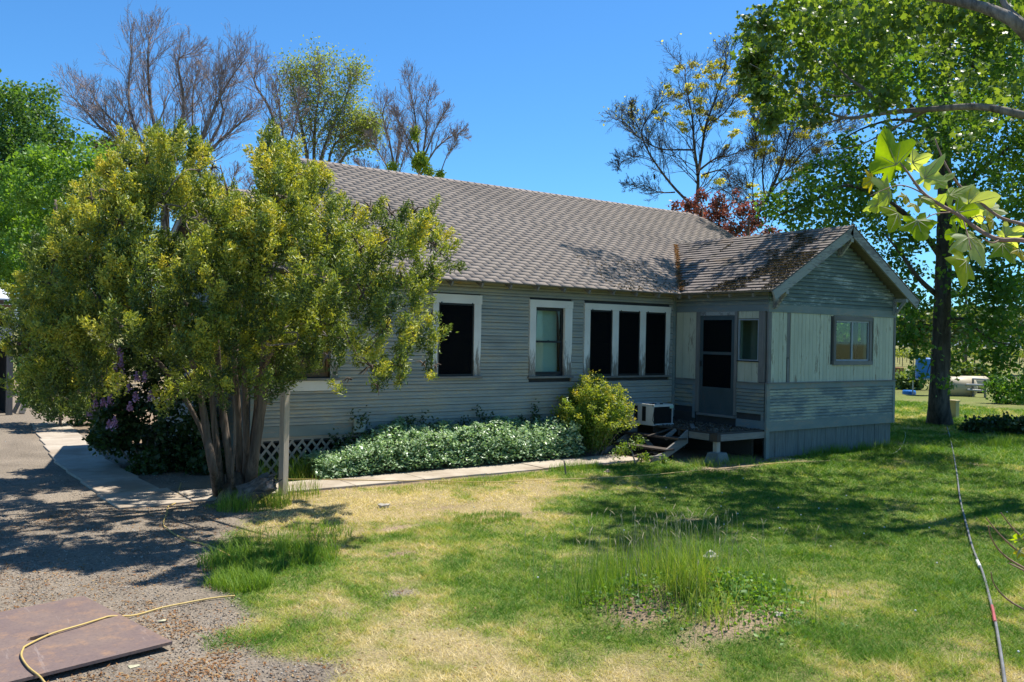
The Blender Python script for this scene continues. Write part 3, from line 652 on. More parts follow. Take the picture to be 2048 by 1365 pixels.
# ------------------------------------------------------------------ porch deck, steps, air conditioner
DX0, DX1, DY0, DY1, DZ = 13.07, AX0-.035, 11.3, 13.74, .57
deck = empty('porch_deck', (13.7, 12.5, 0), 'low wooden porch deck covered in dead leaves below the screen door', 'porch deck')
y = DY0+.02
while y < DY1:
    w = min(.138, DY1-y); MB().box(DX0+.0, DX1-RND.uniform(0, .02), y, y+w-.007, DZ-.028+RND.uniform(-.004, .004), DZ+RND.uniform(-.003, .004)).build('deck_plank', DARKDECK, deck); y += w
B(DX0-.035, DX0-.001, DY0+.20, 12.02, DZ-.155, DZ-.03).build('fascia', GREYWOODY, deck); B(DX0+.06, DX1+.02, DY0-.02, DY0+.014, DZ-.155, DZ-.03).build('fascia', GREYWOODX, deck)
B(DX0-.025, DX0+.055, DY0+.0, DY0+.19, DZ-.17, DZ-.029).build('fascia_end', DARKDECK, deck)
B(DX0, DX1, 12.3, 12.34, DZ-.14, DZ-.03).build('joist', DARKDECK, deck); B(DX0, DX1, 13.0, 13.04, DZ-.14, DZ-.03).build('joist', DARKDECK, deck)
B(DX0+.0, DX0+.095, DY0+.03, DY0+.125, .20, DZ-.171).build('post', POSTW, deck); B(DX0, DX0+.09, 13.55, 13.64, 0, DZ-.03).build('post', DARKDECK, deck)
B(DX1-.06, DX1-.0, DY0+.25, DY1, .0, DZ-.17).build('skirting_board', DARKDECK, deck)
pb = MB().add([(12.93, 11.17, -.02), (13.31, 11.17, -.02), (13.31, 11.55, -.02), (12.93, 11.55, -.02), (12.99, 11.23, .2), (13.25, 11.23, .2), (13.25, 11.49, .2), (12.99, 11.49, .2)], [(0, 3, 2, 1), (4, 5, 6, 7), (0, 1, 5, 4), (1, 2, 6, 5), (2, 3, 7, 6), (3, 0, 4, 7)]).build('pier_block', plain('mossy_concrete', (.17, .18, .16), .95, .3, 9), bevel=.01)
tag(pb, 'grey tapered concrete pier block under the deck corner post', 'pier block')
steps = empty('porch_steps', (12.5, 12.7, 0), 'rotting wooden steps leading down from the porch deck', 'steps')
def stringer(y):
    return MB().extr([(13.03, y, DZ-.0), (13.03, y, DZ-.26), (12.33, y, .0), (12.12, y, .0), (12.12, y, .10), (12.42, y, .17), (12.45, y, .22), (12.76, y, .38), (12.80, y, .42)], (0, 0, 0), (0, .042, 0)).build('stringer', GREYWOODX, steps)
stringer(12.03); stringer(13.45)
for x, z in ((12.84, .40), (12.50, .205)): MB().beam((x, 12.0, z), (x-.03, 13.6, z-.015), .26, .035).build('tread', DARKDECK, steps)
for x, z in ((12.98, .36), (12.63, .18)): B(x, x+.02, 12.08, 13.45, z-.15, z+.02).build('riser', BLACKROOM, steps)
MB().extr([(12.72, 12.35, .42), (13.02, 12.35, .56), (13.05, 12.35, .52), (12.78, 12.35, .34)], (0, 0, 0), (0, .05, 0)).build('broken_board', GREYWOODX, steps)
B(12.0, 12.3, 11.98, 12.02, .0, .12).build('kick_board', GREYWOODX, steps)
for i, (p, q, w_) in enumerate((((12.45, 12.3, .10), (12.95, 13.2, .34), .11), ((12.1, 12.6, .04), (12.75, 12.2, .22), .09), ((12.2, 13.3, .05), (12.9, 13.5, .40), .12), ((12.6, 12.7, .40), (13.3, 12.5, .60), .07), ((13.2, 12.05, .585), (13.75, 12.6, .60), .08))):
    MB().beam(p, q, w_, .022).build('broken_board', DARKDECK if i % 2 else GREYWOODX, steps)
ac = empty('air_conditioner', (13.27, 13.4, DZ), 'old white window air conditioner with black coil sitting on the porch deck', 'air conditioner')
x0, x1, y0, y1, z0, z1 = 12.97, 13.53, 12.93, 13.70, DZ+.012, DZ+.43
B(x0+.012, x1-.012, y0+.03, y1, z0+.02, z1-.012).build('case', BLACKM, ac)
B(x0, x0+.010, y0, y1, z0, z1-.002).build('side_panel', METALW, ac, bevel=.003); B(x1-.010, x1, y0, y1, z0, z1-.002).build('side_panel', METALW, ac)
B(x0-.004, x1+.004, y0+.0, y1, z1-.011, z1).build('top_panel', METALW, ac, bevel=.003); B(x0-.02, x1+.02, y0-.02, y1, z0-.012, z0+.019).build('base_pan', METALW, ac)
B(x0+.0, x1, y0-.004, y0+.03, z1-.05, z1-.012).build('top_rail', METALW, ac)
B(x0-.003, x0-.0005, y0+.22, y0+.33, z0+.06, z1-.05).build('louver', BLACKM, ac); B(x0-.003, x0-.0005, y0+.46, y0+.56, z0+.06, z1-.05).build('louver', BLACKM, ac)
for q in np.linspace(x0+.03, x1-.03, 34): B(q, q+.003, y0+.012, y0+.03, z0+.03, z1-.06).build('coil_fin', plain('coil_fin', (.03, .03, .03), .5) if q < x0+.031 else bpy.data.materials['coil_fin'], ac)
B(x1-.10, x1+.01, y0-.012, y0-.005, z1-.09, z1-.03).build('sticker', plain('pale_green_sticker', (.42, .58, .44), .6), ac)
MB().tube([(x0+.02, y0-.01, z1-.06), (x0-.03, y0-.03, z1-.2), (x0-.05, y0-.03, z0+.1), (x0+.0, y0-.04, z0+.01), (x0+.1, y0-.05, z0-.005)], .007, 5).build('power_cord', BLACKP, ac)
B(x0+.1, x0+.2, y0+.12, y0+.2, z1+.001, z1+.012).build('top_bracket', BLACKM, ac); B(x0+.25, x0+.3, y0+.03, y0+.07, z1+.001, z1+.02).build('top_bracket', BLACKM, ac)

# ------------------------------------------------------------------ yard objects
post = MB(); c_, s_ = math.cos(.35), math.sin(.35)
pc = np.array([4.81, 12.18]); q = [(pc[0]+c_*i-s_*j, pc[1]+s_*i+c_*j) for i, j in ((-.05, -.05), (.05, -.05), (.05, .05), (-.05, .05))]
post.extr([(*p, -.05) for p in q], (0, 0, 0), (.006, 0, 1.60)); po = post.build('wooden_post', POSTW, bevel=.004)
tag(po, 'tall square weathered wooden post standing beside the walkway near the cedar', 'post')
# brown board with a torn hole, lying on the gravel
A0, B0 = np.array([1.49, 8.22, 0]), np.array([1.80, 6.63, 0]); dd = (np.array([.854, 8.055, 0])-A0); dd /= np.linalg.norm(dd); ee = (B0-A0); EL = np.linalg.norm(ee); ee /= EL
dd = dd-ee*(dd@ee); dd /= np.linalg.norm(dd)
outer = [A0, B0, B0+dd*2.44, A0+dd*2.44]
hole = [gpt(*p) for p in ((52, 1299), (60, 1291), (76, 1287), (88, 1284), (95, 1281), (101, 1288), (84, 1293), (70, 1296))]
tri = tessellate_polygon([[Vector(p) for p in outer], [Vector(p) for p in hole]]); P = outer+hole; n = len(P); up3 = np.array([0, 0, 1.0])
zt = lambda p: up3*(.052+.012*((np.dot(p-A0, ee))/EL))
m = MB(); m.add([p+zt(p) for p in P]+[p+zt(p)-up3*.022 for p in P], list(tri)+[tuple(i+n for i in t_[::-1]) for t_ in tri]+[(i, (i+1) % 4, n+(i+1) % 4, n+i) for i in range(4)]+[(4+i, 4+(i+1) % 8, n+4+(i+1) % 8, n+4+i) for i in range(8)])
t = NT('brown_weathered_board'); a = t.noise(1.6, (1, 1, 1), 6, .65); b = t.noise(7, (1, 1, 1), 6, .7, 4); g = t.noise(45, (1, 1, 1), 4, .7, 8); s2 = t.noise(3.0, (5, .5, 1), 5, .7, 6)
k = t.ramp(a, [(.3, (.15, .105, .098)), (.55, (.18, .128, .108)), (.75, (.225, .16, .125))]); k = t.mix(t.step(b, .5, .75), k, (.29, .175, .105)); k = t.mix(t.math('MULTIPLY', t.step(g, .48, .72), .7), k, (.10, .075, .07))
k = t.mix(t.math('MULTIPLY', t.step(s2, .62, .7), .35), k, (.36, .30, .27)); BOARD = t.fin(k, .65, t.math('ADD', g, b), .25, .004, .35)
bd = m.build('large_board', BOARD); tag(bd, 'large brown weathered sheet board with a torn hole lying on gravel', 'board')
m = MB()
for i in range(7):
    p = gpt(62+i*6+RND.uniform(-2, 2), 1293-i*1.2, .03); m.beam(p, p+np.array([RND.uniform(.02, .05), RND.uniform(-.03, .03), RND.uniform(.0, .02)]), .03, .004)
o_ = m.build('leaf_litter', plain('rusty_leaf', (.25, .10, .04), .8)); tag(o_, 'rusty dead leaves caught in the hole of the brown board', 'leaves', kind='stuff')
def smooth_path(pts, k=6):
    P = np.array(pts, float); out = []
    for i in range(len(P)-1):
        p0, p1, p2, p3 = P[max(i-1, 0)], P[i], P[i+1], P[min(i+2, len(P)-1)]
        for t_ in np.arange(k)/k: out.append(.5*((2*p1)+(p2-p0)*t_+(2*p0-5*p1+4*p2-p3)*t_**2+(3*p1-p0-3*p2+p3)*t_**3))
    return out+[P[-1]]
YEL = plain('yellow_cord_rubber', (.50, .36, .12), .5, .15, 20)
zb = .0665
def cord(name, pix, r, mat, z, label, cat, k=6):
    pts = [gpt(x, y, z if np.isscalar(z) else z[i]) for i, (x, y) in enumerate(pix)]
    o = MB().tube(smooth_path(pts, k), r, 6).build(name, mat, smooth=True); return tag(o, label, cat)
p1 = [(100, 1375), (89, 1365), (79, 1353), (56, 1334), (43, 1313), (46, 1299), (54, 1291), (103, 1268), (166, 1249), (205, 1237), (222, 1233), (269, 1231), (323, 1216), (373, 1206), (410, 1199), (439, 1195), (470, 1192)]
cord('extension_cord', p1, .0075, YEL, [zb+.01]*5+[zb+.008]*4+[zb, zb-.002]+[.02]*6, 'yellow extension cord running over the brown board', 'cord')
p2 = [(462, 1114), (453, 1108), (430, 1097), (414, 1090), (389, 1084), (361, 1075), (344, 1065), (333, 1056), (329, 1053), (327, 1044), (334, 1026), (337, 1013), (352, 1005), (356, 986), (362, 966)]
cord('extension_cord', p2, .0075, YEL, .02, 'yellow extension cord curling through the shade beside the cedar trunk', 'cord')
p3 = [(540, 956), (576, 958.5), (640, 959), (780, 961.6), (840, 962), (920, 964), (996, 964), (1086, 960), (1203, 956), (1300, 950), (1400, 941), (1478, 935), (1546, 927), (1600, 924), (1660, 922)]
cord('extension_cord', p3, .0065, YEL, .045, 'long yellow extension cord lying along the concrete walkway', 'cord')
cord('short_cord', [(1785, 908), (1798, 900), (1806, 888), (1811, 872), (1809, 862)], .006, plain('pale_cord', (.45, .45, .38), .6), .03, 'short pale cord in the grass near the annex corner', 'cord')
ph = [(1893, 853), (1895, 857), (1901, 880), (1907, 908), (1914, 950), (1919, 991), (1925, 1020), (1933, 1051), (1945, 1095), (1963, 1139), (1972, 1168), (1979, 1195), (1989, 1235), (1999, 1291), (2009, 1359), (2016, 1420)]
hose = cord('garden_hose', ph, .013, plain('grey_hose', (.16, .155, .15), .45, .4, 5, .5), .03, 'long dark grey hose across the lawn from the maple trunk', 'hose')
MB().tube([gpt(x, y, .037) for x, y in ((1984, 1212), (1987, 1226), (1990, 1244))], .0136, 6).build('red_patch', plain('red_patch', (.38, .09, .09), .5), hose)
cp = gpt(1957, 1128, .03); MB().tube([gpt(1954, 1122, .032), gpt(1960, 1134, .032)], .018, 8).build('coupling', METALW, hose)
st = MB(); p = gpt(1132, 952); st.tube([p, p+np.array([-.02, 0, .12]), p+np.array([-.05, 0, .26])], [.016, .015, .011], 5); tag(st.build('wooden_stake', GREYWOODZ), 'short leaning wooden stake at the walkway edge', 'stake')
def rock(px, py, r, mat, label, name='stone', cat='stone', sq=.55, lift=.4):
    bm = bmesh.new(); bmesh.ops.create_icosphere(bm, subdivisions=2, radius=1)
    rr = [RND.uniform(0, 9) for _ in range(3)]
    p = gpt(px, py); p[2] = hz(np.array([p[0]]), np.array([p[1]]))[0]
    for v in bm.verts:
        k = .8+.35*math.sin(v.co.x*3+rr[0])*math.sin(v.co.y*3.3+rr[1])+.15*math.sin(v.co.z*5+rr[2]); v.co = Vector((v.co.x*k*r[0], v.co.y*k*r[1], v.co.z*k*r[2]))
    me = bpy.data.meshes.new(name); bm.to_mesh(me); bm.free(); o = place(me, name, mat, None, p+np.array([0, 0, r[2]*lift])); tag(o, label, cat); return o
STONE = plain('pale_stone', (.42, .38, .32), .9, .2, 12)
rock(1420, 1128, (.13, .07, .06), plain('bleached_wood', (.45, .42, .36), .9, .3, 10, stretch=(1, 6, 6)), 'bleached chunk of wood lying among the weeds of the mound', 'wood_chunk', 'wood', lift=1.3)
rock(768, 1016, (.09, .06, .05), STONE, 'pale stone lying in the dry grass near the walkway')
rock(1558, 1246, (.06, .05, .03), STONE, 'flat pale stone at the edge of the weedy mound')
rock(1215, 946, (.08, .05, .04), plain('reddish_stone', (.35, .24, .18), .9), 'reddish stone on the lawn by the walkway end')
rock(325, 1244, (.04, .025, .008), plain('dry_leaf', (.42, .40, .26), .8), 'pale curled leaf on gravel beside the brown board', 'fallen_leaf', 'leaf', lift=1)
rock(268, 1335, (.05, .035, .008), bpy.data.materials['dry_leaf'], 'pale flat leaf in front of the brown board edge', 'fallen_leaf', 'leaf', lift=1)
# far equipment beyond the maple
tk = plain('beige_tank_paint', (.46, .385, .25), .5, .1, 3)
gt = gpt(1930, 793)
rt_ = _r*np.array([1, 1, 0]); rt_ /= np.linalg.norm(rt_)
def tank(px, py, d, rad, ln, label):
    c = wpt(px, py, d); n = MB(); prof = [(rad*.35, -ln/2-.12), (rad*.8, -ln/2-.06), (rad, -ln/2+.06), (rad, ln/2-.06), (rad*.8, ln/2+.06), (rad*.35, ln/2+.12)]
    vs = []; N = 18
    ax = rt_; ay = np.cross((0, 0, 1), ax)
    for r_, h in prof:
        for k in range(N): a_ = 2*math.pi*k/N; vs.append(c+ax*h+r_*(ay*math.cos(a_)+np.array([0, 0, 1])*math.sin(a_)))
    root = empty('pressure_tank', (c[0], c[1], 0), label, 'tank')
    n.add(vs, [(i*N+k, i*N+(k+1) % N, (i+1)*N+(k+1) % N, (i+1)*N+k) for i in range(5) for k in range(N)]+[tuple(range(N)), tuple(range(5*N, 6*N))]); n.build('shell', tk, root, smooth=True)
    for s in (-.3, .3): q = c+ax*ln*s; MB().beam((q[0], q[1], 0), (q[0], q[1], c[2]-rad+.05), .5, .12, ax).build('support', DARKWALL, root)
    return root, c
t1, c1 = tank(1916, 775, 41, .5, 1.3, 'beige cylindrical tank lying behind the maple trunk')
t2, c2_ = tank(1946, 766, 44, .34, 1.3, 'smaller beige tank behind the larger tank')
PVC = plain('pvc_pipe', (.42, .42, .41), .4, .1)
pr_ = empty('pipe_rack', tuple(gpt(1960, 795)), 'white plumbing pipes running beside the beige tanks', 'pipes')
for (a, b, h) in (((1945, 758), (1975, 760), .04), ((1933, 770), (1968, 771), .05), ((1934, 780), (1990, 784), .05)):
    MB().tube([wpt(*a, 40.5), wpt(*b, 40)], h, 8).build('pipe', PVC, pr_)
MB().tube([wpt(1946, 758, 40.5), wpt(1946, 796, 40.5)], .05, 8).build('pipe', GREYWOODZ, pr_); MB().tube([wpt(1970, 760, 40), wpt(1970, 796, 40)], .05, 8).build('pipe', GREYWOODZ, pr_)
wt = empty('work_table', tuple(gpt(1840, 796)), 'light frame table behind the maple with blue barrel on top', 'table')
MB().beam(wpt(1823, 758, 41), wpt(1880, 758, 41), .7, .06).build('table_top', PVC, wt)
for x in (1826, 1874):
    a = wpt(x, 759, 41); MB().tube([a, (a[0], a[1], 0)], .035, 6).build('leg', PVC, wt)
def barrel(px, py0, py1, d, rad, label, mat):
    a, b = wpt(px, py1, d), wpt(px, py0, d); h = b[2]-a[2]
    o = MB().lathe(a, [(rad*.9, 0), (rad, .05), (rad, h*.3), (rad*1.05, h*.33), (rad, h*.36), (rad, h*.66), (rad*1.05, h*.69), (rad, h*.72), (rad, h-.05), (rad*.88, h)], 16).build('plastic_barrel', mat, smooth=False); tag(o, label, 'barrel')
BL = plain('blue_plastic', (.015, .17, .52), .4, .1, 3, .5)
barrel(1850, 716, 757, 41, .42, 'tall blue plastic barrel on the frame table', BL)
barrel(1818, 781, 796, 41.5, .3, 'low blue tub on the ground beside the table leg', BL)
a = gpt(1795, 772); o = MB().box(a[0]-.25, a[0]+.25, a[1]-.25, a[1]+.25, 0, 1.05).build('rusty_post', plain('rusty_brown', (.26, .12, .05), .8), bevel=.03); tag(o, 'short rusty brown square post beyond the annex corner', 'post')
a = gpt(1908, 838); o = MB().box(a[0]-.11, a[0]+.11, a[1]-.11, a[1]+.11, 0, .56).box(a[0]-.13, a[0]+.13, a[1]-.13, a[1]+.13, .54, .60).build('yard_stub_post', plain('tan_plastic', (.50, .40, .20), .6, .08), bevel=.01); tag(o, 'short tan utility post standing on the lawn behind the maple', 'utility post')

# ------------------------------------------------------------------ shed at the far left
shed = empty('open_shed', (0, 29, 0), 'open fronted dark shed with white sheet roof at the left edge', 'shed')
SHX = 3.12
B(-6, SHX-.05, 31.8, 31.9, 0, 3.3).build('back_wall', BLACKROOM, shed); B(-6, -5.9, 27, 31.8, 0, 2.9).build('side_wall', BLACKROOM, shed); B(SHX-.15, SHX-.05, 27.6, 31.8, 0, 2.95).build('side_wall', BLACKROOM, shed)
MB().extr([(-6.2, 26.55, 3.10), (-6.2, 32.2, 3.68), (-6.2, 32.2, 3.64), (-6.2, 26.55, 3.06)], (0, 0, 0), (SHX+.03+6.2, 0, 0)).build('roof', plain('white_sheet_roof', (.72, .73, .75), .45, .06, 2, .5), shed)
B(-6, SHX-.3, 26.86, 26.9, 2.95, 3.08).build('fascia', GREYWOODX, shed)
B(-6, SHX-.02, 26.8, 26.97, 2.83, 2.94).build('beam', BROWNW, shed)
signb = B(-6, SHX-.12, 26.9, 26.94, 1.90, 2.36).build('board_band', plain('pale_mauve_board', (.52, .49, .52), .7, .08, 3), shed)
for i in range(4): B(-6, SHX-.1, 26.87, 26.899, 1.905+i*.115, 1.905+i*.115+.108).build('board', bpy.data.materials['pale_mauve_board'], signb)
B(SHX-.2, SHX-.05, 26.95, 27.1, 0, 2.83).build('post', GREYWOODZ, shed); B(-3, -2.85, 26.95, 27.1, 0, 2.83).build('post', GREYWOODZ, shed)
INK = plain('dark_ink', (.03, .03, .04), .8); 
def stroke(pl): return MB().tube(pl, .012, 4).build('lettering', INK, signb)
def sp(px, py): d = ray(px, py); return CAM+d*((26.862-CAM[1])/d[1])
stroke([sp(-1, 684), sp(1.6, 683.5)]); stroke([sp(2.4, 680.5), sp(2.6, 686), sp(4.2, 685.5), sp(5, 683.6), sp(3.2, 682.6)]); stroke([sp(2.4, 680.5), sp(4.8, 680.2)]); stroke([sp(9, 682.5), sp(7.4, 683.6), sp(7.2, 685.6), sp(8.8, 686.2), sp(9.4, 683)]); stroke([sp(9.4, 682.4), sp(9.6, 686.5)]); stroke([sp(12.8, 672.5), sp(13.4, 678)])
for (a, b, w) in (((43, 829), (58, 783), .16), ((27, 828), (50, 782), .10)):
    p0 = gpt(*a); p1_ = wpt(*b, 24.2); o = MB().beam(p0+np.array([0, 0, .02]), p1_, w, .04, tuple(_f)).build('leaning_board', GREYWOODZ)
    tag(o, 'wide pale board leaning by the shed opening' if w > .12 else 'narrow darker board leaning beside the wide board at the shed', 'board')
# ------------------------------------------------------------------ foliage builders
def rvec(n):
    v = NR.normal(size=(n, 3)); return v/np.linalg.norm(v, axis=1)[:, None]
def leaf_quads(C, size, up=.35, aspect=.62, N=None, axis=None, fold=.18):
    """two-triangle folded rhombus per leaf: verts (n*4,3), faces (n*2,3)"""
    n = len(C); nrm = rvec(n)+np.array([0, 0, up]); nrm /= np.linalg.norm(nrm, axis=1)[:, None]
    a = rvec(n) if axis is None else axis+rvec(n)*.45
    a = a-nrm*(a*nrm).sum(1)[:, None]; a /= np.linalg.norm(a, axis=1)[:, None]+1e-9; b = np.cross(nrm, a)
    s = (np.full(n, size) if np.isscalar(size) else size)[:, None]
    V = np.stack([C-a*s*.5, C+b*s*aspect*.5-nrm*s*fold*.5, C+a*s*.5, C-b*s*aspect*.5-nrm*s*fold*.5], 1).reshape(-1, 3)
    i = np.arange(n)[:, None]*4; F = np.concatenate([i+np.array([[0, 1, 2]]), i+np.array([[0, 2, 3]])], 1).reshape(-1, 3)
    return V, F
def lobed_leaves(C, size, up=.3, droop=.4):
    """five-lobed leaf outlines, eight triangles each"""
    ang = np.radians([-90, -38, -12, 20, 48, 90, 132, 160, 192, 218]); rad = np.array([.28, .44, .27, .5, .3, .6, .3, .5, .27, .44])
    n = len(C); nrm = rvec(n)+np.array([0, 0, up]); nrm /= np.linalg.norm(nrm, axis=1)[:, None]
    a = rvec(n)+np.array([0, 0, -droop]); a = a-nrm*(a*nrm).sum(1)[:, None]; a /= np.linalg.norm(a, axis=1)[:, None]+1e-9; b = np.cross(nrm, a)
    s = (np.full(n, size) if np.isscalar(size) else size)[:, None, None]; m = len(ang)
    L = C[:, None]+s*(b[:, None]*(np.cos(ang)*rad)[None, :, None]+a[:, None]*(np.sin(ang)*rad)[None, :, None]-nrm[:, None]*(rad**2*.5)[None, :, None])
    V = np.concatenate([C[:, None], L], 1).reshape(-1, 3); k = np.arange(m); f = np.stack([k*0, k+1, (k+1) % m+1], 1)
    F = (np.arange(n)[:, None, None]*(m+1)+f[None]).reshape(-1, 3); return V, F, m+1
def tufts(clusters, per, tuft_r, n_tuft, shell=.55):
    """clusters: list of (centre, radius[, flatten]); points grouped in tufts toward the shell. returns points, outwardness, tuft axis"""
    P = []; O = []; A = []; TN = []
    for cl in clusters:
        c, r = np.asarray(cl[0]), cl[1]; q = cl[2] if len(cl) > 2 else 1
        nt = max(3, int(n_tuft*q)); d = rvec(nt); rr = r*(shell+(1-shell)*NR.random(nt)**.6); tc = c+d*rr[:, None]
        k = per; p = tc.repeat(k, 0)+NR.normal(size=(nt*k, 3))*tuft_r*.6
        P.append(p); O.append(np.clip(np.linalg.norm(p-c, axis=1)/r, 0, 1.3)); A.append(d.repeat(k, 0)); TN.append(NR.random(nt).repeat(k))
    return np.concatenate(P), np.concatenate(O), np.concatenate(A), np.concatenate(TN)
def px_clusters(lst, depth_fn, copies=1):
    out = []
    for q in lst:
        for k in range(copies):
            d = depth_fn(q, k); out.append((wpt(q[0]+(RND.uniform(-.3, .3)*q[2] if k else 0), q[1]+(RND.uniform(-.3, .3)*q[2] if k else 0), d), q[2]/F_PX*d))
    return out
def limb(name, pts, rads, mat, parent, n=8, k=5, rough=0):
    P = np.array(smooth_path(pts, k)); R = np.interp(np.linspace(0, 1, len(P)), np.linspace(0, 1, len(rads)), rads)
    if rough: R = R*(1+rough*(NR.random(len(R))-.5))
    return MB().tube(P, R, n).build(name, mat, parent, smooth=True)
def skeleton(base, dirn, length, radius, levels, kids, spread, up=.25, wig=.16, ratio=.62, tips=None, segs=None, kid_from=.25):
    """recursive branch polylines"""
    if segs is None: segs = []
    ns = 5 if levels > 1 else (4 if levels == 1 else 2); p = np.array(base, float); d = np.array(dirn, float); d /= np.linalg.norm(d); pts = [p.copy()]
    for i in range(ns):
        d = d+NR.normal(size=3)*wig+np.array([0, 0, up*.25]); d /= np.linalg.norm(d); p = p+d*length/ns; pts.append(p.copy())
    rad = np.linspace(radius, radius*(.38 if levels > 0 else .3), ns+1); segs.append((pts, rad))
    if tips is not None and levels <= 1: tips += pts[2:]
    if levels > 0:
        n = kids[-levels] if levels <= len(kids) else kids[0]
        for k in range(n):
            t_ = kid_from+(1-kid_from)*(k+RND.random())/n; j = min(int(t_*ns), ns-1); q = pts[j]+(pts[j+1]-pts[j])*(t_*ns-j); dd_ = pts[j+1]-pts[j]; dd_ /= np.linalg.norm(dd_)
            s_ = np.cross(dd_, rvec(1)[0]); s_ /= np.linalg.norm(s_)+1e-9; a_ = spread*RND.uniform(.6, 1.3)
            skeleton(q, dd_*math.cos(a_)+s_*math.sin(a_), length*ratio*RND.uniform(.65, 1.1)*(1.1-.45*t_), radius*(1-.62*t_)*.62, levels-1, kids, spread, up, wig, ratio, tips, segs, kid_from)
    return segs
def sticks(name, segs, mat, parent, n0=6, min_r=.004):
    V = []; F = []; c = 0
    for pts, rad in segs:
        P = np.array(pts); m = len(P); n = 3 if rad[0] < .03 else (4 if rad[0] < .07 else n0); T = np.gradient(P, axis=0); T /= np.linalg.norm(T, axis=1)[:, None]+1e-9
        ref = np.array([.3, .9, .2]) if abs(T[0][2]) > .7 else np.array([0, 0, 1.0]); x = np.cross(T, ref); x /= np.linalg.norm(x, axis=1)[:, None]+1e-9; y = np.cross(T, x)
        a_ = 2*math.pi*np.arange(n)/n; r_ = np.maximum(rad, min_r)[:, None, None]
        V.append((P[:, None]+r_*(x[:, None]*np.cos(a_)[None, :, None]+y[:, None]*np.sin(a_)[None, :, None])).reshape(-1, 3))
        i = np.arange(m-1)[:, None]*n; k = np.arange(n)[None]; F.append(np.stack([i+k, i+(k+1) % n, i+n+(k+1) % n, i+n+k], -1).reshape(-1, 4)+c); c += m*n
    return npmesh(name, np.concatenate(V), np.concatenate(F), mat, parent, smooth=True)
BARK = barkmat('grey_brown_bark', (.20, .165, .135)); BARKD = barkmat('dark_bark', (.10, .085, .07), 7); BARKP = barkmat('pale_grey_bark', (.20, .175, .15), 6); CEDARB = barkmat('cedar_bark', (.135, .105, .08), 16, (1, 1, .10)); TWIG = plain('bare_twig', (.33, .265, .25), .9)
# ------------------------------------------------------------------ big maple behind the annex corner
def tree_parts(root, crown_clusters, mat, per, tr, nt, size, tint_fn, aspect=.7, shell=.35, up=.45, lobed=False):
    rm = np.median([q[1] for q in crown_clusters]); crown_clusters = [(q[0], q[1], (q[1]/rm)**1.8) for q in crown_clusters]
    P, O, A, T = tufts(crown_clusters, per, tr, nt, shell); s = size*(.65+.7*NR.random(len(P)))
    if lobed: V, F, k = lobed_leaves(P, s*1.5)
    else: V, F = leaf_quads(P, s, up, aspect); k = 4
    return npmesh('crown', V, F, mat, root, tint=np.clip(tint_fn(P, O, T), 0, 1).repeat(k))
MAPLE = leafmat('maple_leaf', [(0, (.035, .09, .02)), (.5, (.08, .175, .032)), (1, (.18, .30, .05))], .5, .42)
maple = empty('maple_tree', (25.04, 13.41, 0), 'tall dark trunked maple standing behind the annex corner', 'tree')
tp = [(1880, 853), (1878, 800), (1882, 700), (1885, 600), (1888, 500), (1890, 400), (1888, 300), (1890, 200), (1893, 90), (1890, -60), (1885, -200)]
dM = 25.5; limb('trunk', [gpt(1880, 856, -.1)]+[wpt(x, y, dM) for x, y in tp[1:]], [.40, .285, .25, .225, .215, .20, .185, .16, .12, .08, .04], BARKD, maple, 12, 5, .08)
for pl, r0 in (([(1888, 330), (1870, 290), (1850, 250), (1818, 210), (1780, 150), (1740, 90), (1700, 20)], .13), ([(1886, 520), (1850, 470), (1800, 420), (1750, 390), (1690, 372), (1620, 405), (1560, 430)], .10),
               ([(1886, 600), (1840, 560), (1800, 505), (1770, 470)], .09), ([(1890, 420), (1940, 360), (2000, 310), (2070, 260)], .11), ([(1888, 560), (1930, 540), (1990, 540), (2060, 520)], .08), ([(1885, 640), (1930, 640), (1980, 680), (2030, 690)], .06),
               ([(1890, 300), (1915, 220), (1950, 120), (1970, 20)], .10), ([(1884, 660), (1850, 650), (1815, 660), (1795, 690)], .04), ([(1850, 250), (1790, 240), (1720, 260), (1650, 300)], .05), ([(1882, 700), (1860, 730), (1848, 770)], .025)):
    dz = RND.uniform(-1.5, 1.5)
    limb('limb', [wpt(x, y, dM+dz*i/len(pl)) for i, (x, y) in enumerate(pl)], [r0, r0*.75, r0*.5, r0*.2], BARKD, maple, 7)
ML = [(1750, 150, 85), (1850, 100, 95), (1950, 150, 95), (2040, 100, 100), (1680, 100, 75), (1620, 40, 75), (1900, 250, 80), (2000, 290, 85), (2045, 350, 70), (1960, 370, 65), (1800, 300, 55), (1700, 10, 90), (1800, -40, 110), (1920, -60, 110), (2080, -60, 120), (1990, 30, 80),
      (1690, 370, 50), (1630, 390, 52), (1570, 425, 45), (1700, 425, 55), (1745, 380, 55), (1765, 440, 45), (1537, 405, 25), (1600, 452, 26), (1640, 345, 32), (1700, 310, 40), (1660, 440, 40), (1780, 525, 42), (1822, 565, 45), (1800, 605, 28), (1730, 350, 40), (1830, 470, 40), (1760, 470, 25),
      (1960, 450, 60), (2025, 520, 68), (1950, 560, 58), (2020, 620, 65), (1960, 650, 48), (2040, 700, 48), (1930, 690, 28), (1985, 725, 32), (1815, 655, 30), (1800, 690, 20), (1838, 690, 28), (2035, 775, 34), (1845, 752, 12), (1912, 722, 16), (1845, 620, 30), (1910, 600, 40), (1925, 480, 40), (2050, 440, 50), (2100, 560, 70), (2110, 400, 80), (2120, 250, 90), (2120, 680, 60), (1897, 770, 9), (1985, 590, 45), (2060, 590, 50), (2090, 760, 45)]
cl = px_clusters(ML, lambda q, k: dM+RND.uniform(-1, 1)*(3.2 if q[1] < 330 else 2.2), 1)+px_clusters([q for q in ML if q[1] < 280], lambda q, k: dM+RND.uniform(-5, 4), 1)
